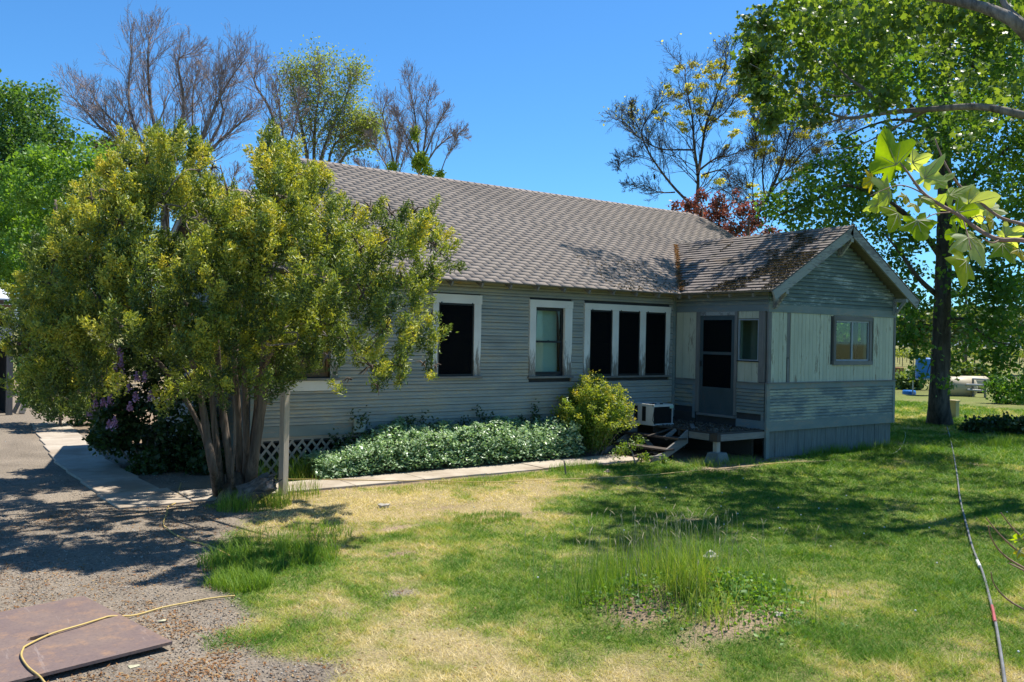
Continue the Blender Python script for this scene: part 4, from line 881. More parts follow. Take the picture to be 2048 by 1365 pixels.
for (x, y) in ((1150, 503), (1175, 507), (1200, 510), (1235, 518), (1265, 532), (1300, 548), (1325, 562), (1185, 545), (1215, 550), (1245, 556), (1275, 566), (1310, 575), (1340, 582), (1230, 535), (1270, 548), (1290, 530)):
    d_ = ray(x, y); t_ = (EAV+SL*(-YE)-CAM[2]+0)/(d_[2]-SL*d_[1]); p_ = CAM+d_*t_; cl.append((p_+SUN/SUN[2]*RND.uniform(8.6, 9.6), .20))  # unseen leaf clusters added sunward of these roof points to cast a shadow
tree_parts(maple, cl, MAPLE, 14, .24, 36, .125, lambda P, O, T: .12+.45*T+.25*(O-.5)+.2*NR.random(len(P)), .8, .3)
# ------------------------------------------------------------------ nearer shade tree whose trunk stands outside the frame
NEAR = leafmat('shade_tree_leaf', [(0, (.042, .09, .026)), (.5, (.088, .16, .038)), (1, (.19, .27, .065))], .48, .4, .45, (1.9, 1.7, .4))
shade = empty('shade_tree', (17.6, 5.6, 0), 'spreading shade tree with pale limbs entering at the upper right corner', 'tree')
limb('trunk', [(17.6, 5.6, -.1), (17.5, 5.65, 2), (17.4, 5.6, 4), (17.5, 5.7, 6), (17.3, 6, 9), (17.2, 6.3, 12)], [.33, .28, .24, .2, .12, .05], BARKP, shade, 12, 5, .08)
for pl, ds, rr in (([(2190, 330), (2120, 170), (2048, 62), (1985, 22), (1900, 0), (1820, -14), (1730, -60)], [14.6, 13.6, 13, 13.2, 13.6, 14, 14.5], [.13, .115, .095, .085, .07, .05, .02]), ([(2190, 300), (2120, 245), (2048, 231), (1960, 214), (1860, 219), (1770, 226), (1690, 236), (1620, 207), (1570, 188)], [15, 14.8, 14.6, 15, 15.5, 16, 16.5, 17, 17.5], [.10, .085, .068, .062, .052, .045, .03, .018, .01]),
                   ([(2110, 110), (2048, 50), (2010, 10), (1990, -40)], [13.4, 13.2, 13.3, 13.5], [.07, .055, .045, .03]), ([(1770, 226), (1730, 180), (1690, 150), (1640, 90), (1610, 30)], [16, 16.3, 16.7, 17.2, 17.6], [.04, .03, .022, .016, .008]),
                   ([(1860, 219), (1800, 250), (1720, 290), (1660, 300)], [15.5, 16, 16.4, 17], [.03, .02, .012, .006]), ([(1690, 236), (1640, 250), (1590, 260)], [16.5, 16.8, 17], [.02, .012, .006]), ([(1620, 207), (1560, 160), (1500, 128)], [17, 17.4, 17.8], [.015, .01, .005]), ([(1730, 180), (1660, 190), (1580, 120), (1535, 60)], [16.3, 16.8, 17.4, 17.8], [.02, .014, .009, .005])):
    limb('limb', [wpt(x, y, d) for (x, y), d in zip(pl, ds)], rr, BARKP, shade, 8)
NL = [(1492, 128, 17), (1515, 122, 14), (1532, 48, 20), (1552, 105, 42), (1600, 55, 52), (1602, 150, 56), (1562, 200, 42), (1650, 110, 64), (1700, 55, 66), (1682, 178, 55), (1742, 140, 62), (1622, 226, 38), (1780, 60, 62), (1850, 48, 60), (1762, 196, 40), (1930, 40, 60), (2020, 24, 60), (1540, 235, 20), (1580, 20, 40), (1660, 20, 60), (1530, 160, 22), (1520, 190, 16), (1480, 10, 0)]
NL = [q for q in NL if q[2]]
cl = px_clusters(NL, lambda q, k: np.interp(q[0], [1480, 1750, 2050], [17.8, 16.3, 14])+RND.uniform(-.9, .9))
HI = [(1640+RND.uniform(0, 420), -60-RND.uniform(0, 420), RND.uniform(60, 110)) for _ in range(14)]
cl += px_clusters(HI, lambda q, k: RND.uniform(13, 18.5))
SHC = [(13.2, 8.6, 8.0, 1.0), (14.6, 7.4, 8.6, 1.1), (15.6, 9.2, 8.4, 1.2), (17, 8.2, 7.8, 1.1), (15.2, 6.2, 7.8, .9), (17.4, 6.3, 9, 1.3), (19, 7.5, 8.5, 1.3), (20, 9.5, 8.2, 1.2), (18.2, 10, 9, 1.2), (14.0, 8.4, 10.0, 1.0), (16.2, 7.6, 10.6, 1.2), (16.8, 10.4, 10, 1.1), (21, 8, 8, 1.2), (19, 5.4, 8, 1.1), (17.0, 13.95, 9.3, .45), (17.3, 13.65, 8.5, .5), (17.5, 14.3, 9.4, .5), (16.9, 13.7, 8.4, .3)]  # overhead clusters set to shade the lawn; last ones added to shade main roof
cl += [(np.array(q[:3])+NR.normal(size=3)*.5, q[3]*RND.uniform(.6, 1.0)) for q in SHC+SHC[:12]+[(15.5, 8.8, 9.5, .9), (18.5, 8.8, 9.4, 1.), (20.5, 7, 9, 1.), (22, 9, 9, 1.), (19.5, 11, 9.6, .9), (17.5, 7.2, 9.8, 1.), (21.5, 10.5, 8.6, .9), (14.2, 6.8, 9.6, .8)]]
P, O, A, T = tufts(cl, 9, .17, 19, .25); V, F, k = lobed_leaves(P, .14*(.7+.6*NR.random(len(P))), .25, .5)
npmesh('crown', V, F, NEAR, shade, tint=np.clip(.15+.5*T+.35*NR.random(len(P)), 0, 1).repeat(k))
# ------------------------------------------------------------------ cedar in front of the house
CEDAR = leafmat('cedar_sprays', [(0, (.05, .085, .025)), (.26, (.14, .205, .048)), (.50, (.33, .38, .062)), (.76, (.60, .54, .075)), (1, (.74, .58, .11))], .34, .45, .4, (1.6, 1.5, .5))
cedar = empty('cedar_tree', (4.1, 12.1, 0), 'wide bushy yellow green cedar with many dark stems in front of the house', 'tree')
dC = 12.1
CT = [([(436, 1000), (427, 940), (416, 880), (405, 815), (394, 755), (360, 660), (310, 560), (270, 470)], 11.6, [.085, .068, .064, .06, .055, .04, .025, .01], -.9), ([(447, 1005), (437, 920), (429, 850), (421, 780), (400, 680), (350, 540), (330, 400), (325, 300)], 11.85, [.075, .06, .056, .052, .048, .036, .024, .01], .4),
      ([(463, 1006), (458, 920), (449, 850), (440, 770), (430, 650), (420, 500), (400, 350), (396, 300)], 11.9, [.085, .07, .066, .062, .055, .04, .025, .01], -.3), ([(481, 1003), (479, 900), (475, 800), (470, 720), (480, 600), (470, 450), (440, 330)], 12.2, [.09, .06, .055, .05, .045, .03, .01], .9),
      ([(489, 1003), (493, 900), (491, 800), (496, 700), (560, 580), (640, 500), (720, 450)], 12.1, [.075, .06, .056, .052, .045, .03, .012], -1.0), ([(497, 1004), (506, 930), (517, 850), (527, 780), (532, 650), (542, 480), (540, 300), (538, 262)], 12.0, [.125, .10, .09, .085, .075, .055, .03, .012], .2),
      ([(492, 1004), (498, 960), (503, 900), (512, 820), (522, 740), (600, 640), (700, 560), (800, 480), (860, 470)], 12.25, [.08, .06, .055, .05, .05, .04, .03, .02, .008], -1.3), ([(432, 1000), (420, 930), (398, 850), (330, 740), (230, 640), (150, 540)], 12.3, [.05, .042, .04, .04, .03, .012], .3), ([(470, 1004), (465, 950), (470, 870), (466, 790)], 11.75, [.05, .03, .025, .012], 0)]
for pl, d, rr, dd_ in CT:
    n = len(pl); rr = [q*.74 for q in rr]; limb('trunk', [wpt(x, y, d+dd_*max(0, i-3)/n*2) if i else gpt(x, y, -.06)+(wpt(x, y, d)-gpt(x, y, 0))*0 for i, (x, y) in enumerate(pl)], rr, CEDARB, cedar, 9, 5, .22)
base_ = gpt(466, 1003); MB().tube([base_+np.array([0, 0, -.1]), base_+np.array([.03, 0, .08]), base_+np.array([.03, 0, .22]), base_+np.array([.02, 0, .4])], [.27, .22, .15, .07], 10).build('trunk_base', CEDARB, cedar, smooth=True)
sb = wpt(498, 990, 11.9); m = MB(); m.tube([sb-np.array([.06, -.05, .06]), sb+np.array([.06, -.04, .05]), sb+np.array([.16, -.10, .12]), sb+np.array([.23, -.15, .17]), sb+np.array([.25, -.16, .20])], [.16, .15, .135, .13, .05], 14)
m.v = [tuple(np.array(p)+NR.normal(size=3)*np.array([.018, .018, .026])) for p in m.v]
for k in range(16):
    a = sb+np.array([.16, -.1, .12])+NR.normal(size=3)*.06; m.beam(a, a+np.array([.10, -.07, .08])*RND.uniform(.6, 1.5), .03, .02)
m.build('cut_stub', barkmat('split_stub', (.17, .14, .12), 14, (.25, 1, 1)), cedar)
for i in range(34):                                                        # dead inner twigs showing pale between the sprays
    a = wpt(RND.uniform(200, 820), RND.uniform(380, 720), RND.uniform(10.0, 11.2)); pts = [a]
    for k in range(4): pts.append(pts[-1]+np.array([RND.uniform(-.16, .2), RND.uniform(-.12, .12), RND.uniform(-.02, .16)]))
    MB().tube(smooth_path(pts, 3), [.010]*len(smooth_path(pts, 3)), 5).build('dead_branch', BARKP, cedar)
CL = [(325, 285, 26), (355, 282, 24), (343, 310, 40), (292, 335, 42), (395, 312, 34), (425, 338, 20), (262, 300, 18), (258, 330, 26), (218, 352, 32), (240, 400, 40), (538, 266, 20), (536, 296, 28), (524, 338, 34), (548, 340, 34), (578, 318, 26), (586, 352, 40), (640, 340, 22), (630, 372, 36), (566, 395, 58), (520, 405, 26), (640, 420, 40),
      (330, 400, 80), (240, 440, 70), (420, 420, 66), (184, 400, 38), (160, 470, 48), (178, 520, 62), (110, 520, 44), (96, 570, 48), (64, 620, 40), (48, 660, 26), (56, 700, 32), (38, 690, 14), (120, 650, 70), (200, 600, 86), (300, 540, 96), (420, 540, 96), (520, 480, 80), (610, 480, 70), (455, 490, 50), (655, 470, 44),
      (705, 425, 36), (740, 420, 30), (782, 428, 34), (828, 424, 32), (850, 455, 34), (868, 490, 26), (882, 505, 16), (790, 480, 56), (720, 500, 60), (650, 560, 70), (726, 590, 66), (806, 570, 54), (856, 560, 34), (862, 640, 24), (870, 680, 17), (872, 735, 14), (826, 660, 38), (770, 660, 54), (700, 690, 50), (742, 735, 38), (800, 735, 34), (846, 730, 22), (755, 775, 22), (700, 760, 20), (640, 650, 60), (590, 610, 66), (520, 610, 80), (612, 712, 32), (560, 700, 40), (655, 715, 20),
      (150, 740, 62), (84, 755, 32), (100, 800, 26), (215, 715, 60), (150, 795, 30), (65, 770, 22), (120, 800, 24), (185, 795, 22), (345, 650, 82), (420, 660, 86), (480, 740, 44), (538, 748, 30), (545, 790, 14), (380, 760, 36), (340, 800, 20), (415, 770, 22), (455, 800, 16), (500, 690, 50), (300, 620, 80)]
def cdepth(q, k):
    e = max(0.05, 1-((q[0]-400)/490)**2-((q[1]-560)/330)**2); h = 2.2*math.sqrt(e)
    base = dC+(-1.0 if q[0] > 640 else 0)
    return base+(-h if k == 0 else (h*.9 if k == 1 else RND.uniform(-h, h)))+RND.uniform(-.25, .25)
cl = px_clusters(CL, cdepth, 1)+px_clusters([q for q in CL if q[2] > 24], lambda q, k: cdepth(q, 1), 1)+px_clusters([q for q in CL if q[2] > 55], lambda q, k: cdepth(q, 2), 1)
PP = []; AA = []; TT = []; plumes = 0
ctr = wpt(420, 600, 12.1)
for c, r in cl:
    thin = .5 if (c-CAM)@_r/((c-CAM)@_f) > -.19 else 1
    for k in range(max(1, int(8.5*thin*(r/.3)**1.75+RND.random()*.8))):
        d = rvec(1)[0]; out = c-ctr; out = out/np.linalg.norm(out); d = d+out*.7; d /= np.linalg.norm(d); L = RND.uniform(.16, .46)*(.75+.4*min(1, r/.45)); R_ = L*RND.uniform(.16, .27)
        b0 = c+d*r*RND.uniform(.35, .85)-np.array([0, 0, L*.45]); ax = d*.50+np.array([0, 0, .85])+NR.normal(size=3)*.22; ax /= np.linalg.norm(ax); x_ = np.cross(ax, (.3, .8, .1)); x_ /= np.linalg.norm(x_); y_ = np.cross(ax, x_)
        m_ = int(400*(L/.6)**1.25); u_ = NR.random(m_)**.85; th_ = NR.random(m_)*6.283; lump = 1+.35*np.sin(th_*3+u_*9+RND.uniform(0, 6))*np.sin(u_*14+RND.uniform(0, 6))
        ro = R_*1.75*(u_+.05)**.5*(1-u_)**.65*lump*(.45+.65*NR.random(m_)**.6); rad = x_*np.cos(th_)[:, None]+y_*np.sin(th_)[:, None]
        PP.append(b0+ax*(u_*L)[:, None]+rad*ro[:, None]+NR.normal(size=(m_, 3))*.024); AA.append(ax*.75+rad*.55+NR.normal(size=(m_, 3))*.3)
        hz0 = np.clip((c[2]-1.3)/3.0, 0, 1); yel = RND.uniform(-.30, .26); TT.append(.10+.46*u_+yel+.16*hz0+.16*(NR.random(m_)-.5)-.25*(ro < R_*.45)); plumes += 1  # lower plumes tinted darker, partly crown shade put into colour; tips yellow new growth
P = np.concatenate(PP); A = np.concatenate(AA); A /= np.linalg.norm(A, axis=1)[:, None]
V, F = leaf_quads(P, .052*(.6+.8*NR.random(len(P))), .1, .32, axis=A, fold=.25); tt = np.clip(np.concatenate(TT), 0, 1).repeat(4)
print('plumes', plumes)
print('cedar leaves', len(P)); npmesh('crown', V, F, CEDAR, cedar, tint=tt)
tw = []
for c, r in cl:
    for k in range(3):
        d = rvec(1)[0]; tw.append(([c-d*r*.2, c+d*r*.3+np.array([0, 0, .03]), c+d*r*.8]+[], np.array([.014, .010, .004])))
sticks('branchlets', tw, CEDARB, cedar, 4)['kind'] = 'stuff'
# ------------------------------------------------------------------ trees behind the house and at the sides
def bgroot(name, px, d, label, cat='tree'):
    p = wpt(px, 690, d); return empty(name, (p[0], p[1], 0), label, cat), np.array([p[0], p[1], 0.0])
def bare_tree(name, px, d, label, stems, levels=3, kids=(7, 7, 6), spread=.55, up=.35, leaf=None, minr=.0065, bark=None):
    """stems: list of pixel polylines with a base radius, each a limb carrying recursive twigs"""
    root, b = bgroot(name, px, d, label); segs = []; tips = []; mains = []
    for pl, r in stems:
        P = smooth_path([wpt(x, y, d+RND.uniform(-.6, .6)) for x, y in pl], 3); mains.append((P, np.linspace(r*.72, r*.1, len(P)))); n = len(P); L = sum(np.linalg.norm(P[i+1]-P[i]) for i in range(n-1))
        tips += P[-3:]
        for k in range(int(kids[0]*2.8)):
            j = min(n-2, int(n*(.22+.76*(k+RND.random())/int(kids[0]*2.8)))); dd_ = P[j+1]-P[j]; dd_ /= np.linalg.norm(dd_); s_ = np.cross(dd_, rvec(1)[0]); s_ /= np.linalg.norm(s_)+1e-9; a_ = spread*RND.uniform(.6, 1.4)
            skeleton(P[j], dd_*math.cos(a_)+s_*math.sin(a_), L*RND.uniform(.2, .34)*(1.2-.7*j/n), r*.17*(1-.7*j/n)+.008, levels-1, kids[1:], spread, up, .18, .6, tips, segs)
    bk = bark or BARK
    sticks('trunk', mains+([([b-np.array([0, 0, .2]), mains[0][0][0]], np.array([stems[0][1]*1.5, stems[0][1]*1.1]))] if not leaf or True else []), bk, root, 8, .02); sticks('twigs', segs, TWIG if bk is BARK else bk, root, 5, minr)
    return root, np.array(tips)
bt, _ = bare_tree('bare_tree', 330, 46, 'large bare tree with spreading purplish twigs behind the cedar', [([(330, 420), (300, 380), (246, 290), (200, 255), (165, 215), (140, 190)], .20), ([(320, 400), (250, 300), (238, 255), (200, 215), (180, 175)], .17), ([(335, 420), (300, 330), (262, 230), (258, 160), (265, 90)], .18), ([(340, 420), (318, 300), (300, 200), (296, 110), (300, 72)], .18),
    ([(345, 420), (345, 300), (365, 240), (366, 190), (356, 125), (368, 112)], .2), ([(345, 420), (400, 290), (430, 215), (460, 160), (488, 122)], .18), ([(350, 420), (420, 305), (465, 260), (500, 228)], .17), ([(340, 400), (382, 300), (385, 200), (395, 140)], .13), ([(345, 410), (440, 250), (440, 190), (448, 140)], .12)], 3, (11, 6, 5), .5, .4, minr=.0065)
bare_tree('bare_tree', 560, 50, 'small bare leaning tree between the cedar leader and the pale green tree', [([(580, 420), (565, 300), (540, 220), (515, 178), (508, 158), (512, 148)], .16), ([(570, 330), (565, 260), (556, 200), (552, 168)], .10), ([(570, 320), (590, 250), (600, 190)], .09)], 3, (11, 5, 4), .5, .4, minr=.0065)
bare_tree('bare_tree', 470, 40, 'low bare twiggy tree seen through the gap above the wing roof', [([(470, 480), (465, 420), (462, 380), (470, 345)], .08), ([(470, 470), (490, 400), (505, 360)], .06), ([(470, 470), (440, 400), (430, 355)], .05)], 3, (9, 5, 4), .6, .3, minr=.0065)
bare_tree('bare_tree', 785, 52, 'bare grey tree rising behind the ridge beside the pale green tree', [([(795, 420), (790, 350), (778, 280), (766, 235), (768, 215)], .13), ([(790, 360), (760, 310), (735, 270)], .09), ([(788, 350), (800, 270), (792, 225)], .09), ([(780, 380), (745, 345), (712, 325)], .07), ([(792, 370), (812, 300), (830, 262)], .07)], 3, (10, 6, 4), .5, .4, minr=.0065)
b2, _ = bare_tree('bare_tree', 842, 50, 'bare tree behind the ridge with bright green leaf tufts on its stem', [([(840, 420), (838, 330), (832, 250), (824, 200), (818, 176)], .13), ([(840, 340), (852, 270), (854, 215), (862, 190)], .10), ([(838, 320), (812, 270), (790, 228)], .09), ([(842, 350), (870, 300), (905, 272), (925, 268)], .09), ([(850, 310), (875, 250), (893, 220)], .08), ([(880, 350), (895, 310), (912, 290), (908, 270)], .05), ([(838, 350), (815, 300), (796, 262)], .06)], 3, (10, 5, 4), .5, .4, minr=.0065)
FRESH = leafmat('fresh_green_leaf', [(0, (.16, .25, .04)), (1, (.34, .44, .07))], .5)
tree_parts(b2, px_clusters([(842, 322, 16), (836, 328, 12), (857, 344, 10), (880, 352, 9), (828, 262, 7), (786, 336, 9), (832, 275, 7)], lambda q, k: 49.6), FRESH, 16, .16, 30, .11, lambda P, O, T: T)
POPL = leafmat('pale_willow_leaf', [(0, (.10, .15, .05)), (.6, (.20, .27, .08)), (1, (.33, .38, .12))], .45)
w_, tips = bare_tree('pale_green_tree', 655, 54, 'pale green airy tree rising above the left end of the ridge', [([(625, 420), (615, 320), (602, 250), (590, 200), (585, 170)], .2), ([(630, 420), (628, 300), (632, 230), (640, 180), (638, 150)], .18), ([(640, 420), (640, 330), (662, 260), (690, 200), (700, 170)], .18), ([(650, 420), (660, 310), (690, 270), (715, 260)], .15), ([(640, 400), (690, 310), (720, 285), (738, 262)], .15)], 3, (10, 6, 5), .55, .3, minr=.0065)
sel = tips[NR.integers(0, len(tips), 13000)]; P = sel+NR.normal(size=(len(sel), 3))*.38; T = np.clip(.25+.5*fnoise(P[:, 0], P[:, 2], 2, 5)+.4*(NR.random(len(P))-.3), 0, 1)
V, F = leaf_quads(P, .14*(.6+.8*NR.random(len(P))), .3, .7); npmesh('crown', V, F, POPL, w_, tint=T.repeat(4))
YT = leafmat('young_yellow_green_leaf', [(0, (.34, .36, .06)), (1, (.60, .58, .16))], .6, .5, .3, (1.3, 1.2, .6))
def sprout_tree(px, d, label, stems, tuft_px, kids):
    stems = [(q, r*.62) for q, r in stems]; root, tips = bare_tree('sprouting_tree', px, d, label, stems, 3, kids, .62, .3, minr=.0065, bark=BARKD)
    cl = px_clusters(tuft_px, lambda q, k: d+RND.uniform(-1.6, 1.6)); cl = [(c, r) for c, r in cl]
    P = []; 
    for c, r in cl:
        n = int(110*max(.5, (r/.25)**1.5)); p = c+NR.normal(size=(n, 3))*r*.62*np.array([1, 1, .5]); p[:, 2] -= .2*np.hypot(p[:, 0]-c[0], p[:, 1]-c[1]); P.append(p)
    q = tips[NR.integers(0, len(tips), 900)]; q = q[q[:, 2] > np.median(tips[:, 2])]; P.append(q+NR.normal(size=q.shape)*.12); P = np.concatenate(P); V, F = leaf_quads(P, .135*(.6+.8*NR.random(len(P))), .7, .7); npmesh('crown', V, F, YT, root, tint=NR.random(len(P)).repeat(4))
TU = [(1386, 128, 9), (1360, 133, 8), (1352, 141, 5), (1424, 130, 10), (1440, 124, 9), (1452, 135, 8), (1414, 142, 9), (1395, 152, 7), (1428, 152, 10), (1470, 150, 11), (1380, 170, 7), (1408, 170, 10), (1440, 175, 8), (1336, 174, 8), (1342, 186, 9), (1358, 190, 8), (1376, 180, 8), (1400, 200, 10), (1436, 170, 6), (1465, 165, 7), (1478, 190, 9), (1490, 200, 6), (1358, 214, 7), (1376, 224, 8), (1400, 218, 8), (1438, 210, 9), (1312, 224, 5), (1316, 236, 5), (1332, 228, 5), (1404, 224, 10), (1470, 228, 11), (1486, 226, 8), (1452, 245, 9), (1368, 258, 9), (1364, 248, 8), (1410, 256, 8), (1425, 238, 8), (1472, 262, 7), (1464, 270, 6), (1436, 362, 11), (1452, 294, 5), (1410, 350, 7)]
sprout_tree(1392, 46, 'bare branched tree with yellow green leaf tufts behind the right end of the ridge', [([(1390, 470), (1394, 400), (1396, 355), (1388, 290), (1385, 240), (1372, 170), (1370, 130)], .26), ([(1396, 350), (1404, 300), (1412, 250), (1430, 200), (1448, 140), (1455, 108)], .2), ([(1385, 412), (1352, 380), (1320, 340), (1295, 300), (1283, 265), (1300, 230), (1330, 195)], .17), ([(1400, 340), (1430, 318), (1465, 310), (1500, 290)], .14), ([(1388, 300), (1360, 300), (1320, 298), (1280, 278), (1255, 250), (1230, 238)], .12), ([(1350, 385), (1318, 385), (1290, 372), (1255, 370)], .09), ([(1305, 320), (1280, 312), (1250, 322), (1236, 330)], .06), ([(1405, 350), (1450, 340), (1460, 370), (1475, 405)], .1), ([(1410, 255), (1450, 225), (1480, 180), (1500, 145)], .1), ([(1284, 265), (1268, 240), (1262, 205)], .05), ([(1396, 395), (1440, 375), (1490, 420)], .07)], TU, (11, 6, 5))
TU2 = [(1508, 285, 12), (1530, 285, 12), (1540, 262, 14), (1555, 240, 12), (1520, 310, 10), (1545, 300, 8), (1512, 242, 12), (1516, 218, 8), (1524, 300, 9), (1560, 320, 12), (1585, 322, 12), (1600, 340, 10), (1612, 330, 9), (1580, 360, 10), (1570, 385, 8), (1502, 370, 10), (1510, 390, 8), (1530, 385, 8), (1604, 270, 12), (1620, 250, 12), (1640, 270, 10), (1580, 230, 12), (1600, 210, 12), (1650, 240, 10), (1630, 300, 9), (1660, 285, 9), (1565, 205, 10), (1590, 180, 10), (1625, 210, 9), (1504, 200, 8)]
sprout_tree(1540, 44, 'leaning tree with sparse yellow green tufts beside the big maple', [([(1480, 500), (1510, 440), (1535, 395), (1560, 340), (1580, 270), (1600, 210), (1610, 170)], .2), ([(1530, 400), (1525, 340), (1535, 270), (1545, 220), (1540, 180)], .13), ([(1535, 395), (1570, 350), (1610, 300), (1650, 270), (1690, 250)], .12), ([(1512, 440), (1505, 380), (1510, 310), (1515, 240)], .1), ([(1550, 370), (1590, 350), (1640, 330), (1680, 330)], .09), ([(1560, 340), (1575, 280), (1630, 220), (1660, 190)], .09)], TU2, (13, 7, 5))
bm_ = bmesh.new(); bp_ = wpt(1309, 355, 45.0)
MB().tube([bp_+np.array([.03, 0, -.14]), bp_+np.array([.01, 0, -.04]), bp_+np.array([-.01, 0, .06]), bp_+np.array([-.02, 0, .12]), bp_+np.array([-.04, 0, .17])], [.015, .05, .06, .045, .012], 8).build('bird', plain('dark_plumage', (.02, .02, .025), .6), base=bp_)
tag(bpy.data.objects['bird'], 'small dark bird perched on a bare branch behind the roof', 'bird'); bm_.free()
def leafy(name, px, d, label, pxs, mat, size, per, tr, nt, copies=1, ddep=3, stems=(), cat='tree', shell=.4, bark=None, up=.45, tint=None):
    root, b = bgroot(name, px, d, label, cat)
    if not stems: stems = [([(px, 690), (px, 640), (px+5, 560)], .2)]
    for pl, r in stems:
        P = smooth_path([wpt(x, y, d) for x, y in pl], 3)
        if pl[0][1] > 600: P[0] = np.array([P[0][0], P[0][1], -.1])
        MB().tube(P, np.linspace(r, r*.3, len(P)), 7).build('trunk', bark or BARK, root, smooth=True)
    cl = px_clusters(pxs, lambda q, k: d+RND.uniform(-1, 1)*ddep, copies)
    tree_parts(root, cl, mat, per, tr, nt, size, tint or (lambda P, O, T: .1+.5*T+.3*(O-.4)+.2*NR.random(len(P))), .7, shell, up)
    return root
DG = leafmat('dark_green_leaf', [(0, (.03, .08, .022)), (.6, (.065, .15, .035)), (1, (.13, .23, .05))], .4); BG = leafmat('bright_green_leaf', [(0, (.05, .13, .02)), (.5, (.11, .23, .035)), (1, (.20, .34, .05))], .42)
PLUM = leafmat('plum_leaf', [(0, (.06, .075, .035)), (.45, (.11, .07, .045)), (.7, (.20, .085, .06)), (1, (.32, .14, .11))], .35, .45, .4, (1.6, .9, .7))
leafy('poplar_tree', 60, 42, 'tall dark green tree at the upper left edge', [(20, 195, 28), (70, 210, 34), (30, 250, 45), (90, 250, 40), (5, 300, 50), (60, 300, 50), (110, 290, 34), (120, 330, 34), (145, 262, 12), (140, 330, 14), (40, 350, 50), (90, 360, 45), (10, 380, 40), (-40, 250, 70), (-50, 350, 70), (130, 290, 14), (70, 420, 50), (20, 450, 50), (100, 188, 12), (25, 180, 14), (15, 520, 45), (60, 500, 45)], DG, .17, 20, .36, 64, 1, 2.5, [([(50, 830), (48, 600), (50, 420), (56, 340)], .3)])
leafy('maple_tree', 120, 34, 'bright green maple to the left behind the cedar', [(60, 330, 30), (90, 320, 26), (130, 350, 36), (70, 380, 40), (150, 390, 40), (180, 330, 24), (172, 285, 14), (196, 322, 18), (200, 350, 26), (110, 420, 50), (40, 430, 40), (180, 430, 40), (20, 390, 26), (0, 450, 40), (60, 480, 45), (130, 480, 45), (-20, 520, 50), (40, 540, 40), (100, 540, 40), (215, 300, 12), (15, 345, 18), (160, 300, 16), (210, 400, 40), (10, 580, 30), (240, 450, 50), (90, 580, 40)], BG, .14, 18, .26, 52, 1, 2, [([(120, 830), (118, 600), (115, 480), (110, 400)], .22), ([(115, 480), (150, 420), (185, 340)], .1)])
leafy('sparse_tree', 222, 43, 'thin olive tree peeking between the bright maple and the cedar', [(212, 290, 14), (232, 300, 12), (200, 300, 12), (225, 320, 22), (245, 310, 10), (190, 290, 8), (225, 350, 22)], leafmat('olive_leaf', [(0, (.05, .07, .03)), (1, (.12, .13, .05))], .3), .16, 10, .3, 22, 1, 1.5, [([(222, 830), (222, 500), (220, 330)], .12)])
leafy('plum_tree', 1405, 37, 'purple leaved plum tree behind the right end of the main roof', [(1352, 412, 9), (1380, 410, 12), (1405, 392, 10), (1438, 402, 14), (1400, 425, 16), (1430, 422, 16), (1445, 437, 12), (1418, 445, 14), (1475, 388, 5), (1378, 425, 10), (1452, 418, 8), (1410, 470, 24), (1440, 470, 24)], PLUM, .12, 10, .16, 24, 1, 1.2, [([(1410, 840), (1408, 600), (1405, 420)], .12)])
leafy('plum_tree', 1488, 35, 'low purple plum tree in the gap above the annex ridge', [(1480, 428, 12), (1500, 418, 14), (1518, 412, 10), (1472, 455, 16), (1495, 450, 17), (1515, 445, 12), (1450, 470, 12), (1540, 470, 16), (1465, 408, 5), (1490, 490, 26)], PLUM, .12, 10, .16, 22, 1, 1.2, [([(1490, 840), (1488, 600), (1500, 420)], .14)])
leafy('hedge_trees', 1930, 70, 'green trees beyond the vineyard behind the maple', [(x, RND.uniform(640, 672), RND.uniform(20, 34)) for x in range(1600, 2130, 24)], leafmat('far_green_leaf', [(0, (.06, .11, .04)), (1, (.15, .2, .08))], .3), .5, 10, .6, 36, 1, 4)
bpy.data.objects['hedge_trees'].name = 'distant_trees'
leafy('left_shrubs', 100, 21, 'dark green shrubs under the cedar beside the left walkway', [(90, 800, 26), (60, 790, 22), (140, 810, 30), (185, 820, 34), (120, 770, 40), (200, 780, 40), (150, 840, 14), (100, 835, 10), (200, 845, 16), (70, 740, 40), (140, 730, 50)], DG, .10, 14, .14, 46, 1, .9, [([(120, 860), (122, 800), (130, 740)], .04)], 'shrub')
leafy('yard_tree', 1700, 36, 'round green tree standing in the yard behind the annex', [(1660, 640, 40), (1700, 620, 46), (1745, 640, 40), (1690, 585, 34), (1720, 660, 30), (1640, 670, 26)], BG, .16, 14, .3, 44, 1, 1.2, [([(1700, 760), (1700, 700), (1702, 640)], .14)])
# ------------------------------------------------------------------ shrubs by the house
def shrub(name, c, label, cat, cls, mat, size, per, tr, nt, tint, stems, aspect=.55, shell=.4, up=.5, axis_up=0):
    root = empty(name, (c[0], c[1], 0), label, cat)
    for i in range(stems):
        q = cls[RND.randrange(len(cls))][0]; mc = np.mean([k_[0] for k_ in cls], 0)*.7+np.asarray(q)*.3; b = np.array([mc[0]+RND.uniform(-.12, .12), mc[1]+RND.uniform(-.12, .12), -.03])
        MB().tube([b, b*.5+np.array(q)*.5+np.array([0, 0, .1]), q], [.016, .012, .006], 5).build('stem', BARK, root)
    P, O, A, T = tufts(cls, per, tr, nt, shell); s = size*(.6+.8*NR.random(len(P)))
    ax = None
    if axis_up: ax = A*.8+np.array([0, 0, axis_up]); ax /= np.linalg.norm(ax, axis=1)[:, None]
    V, F = leaf_quads(P, s, up, aspect, axis=ax); npmesh('foliage', V, F, mat, root, tint=np.clip(tint(P, O, T), 0, 1).repeat(4)); return root
LIL = leafmat('lilac_leaf', [(0, (.02, .045, .015)), (1, (.055, .105, .03))], .3, .42, .5)
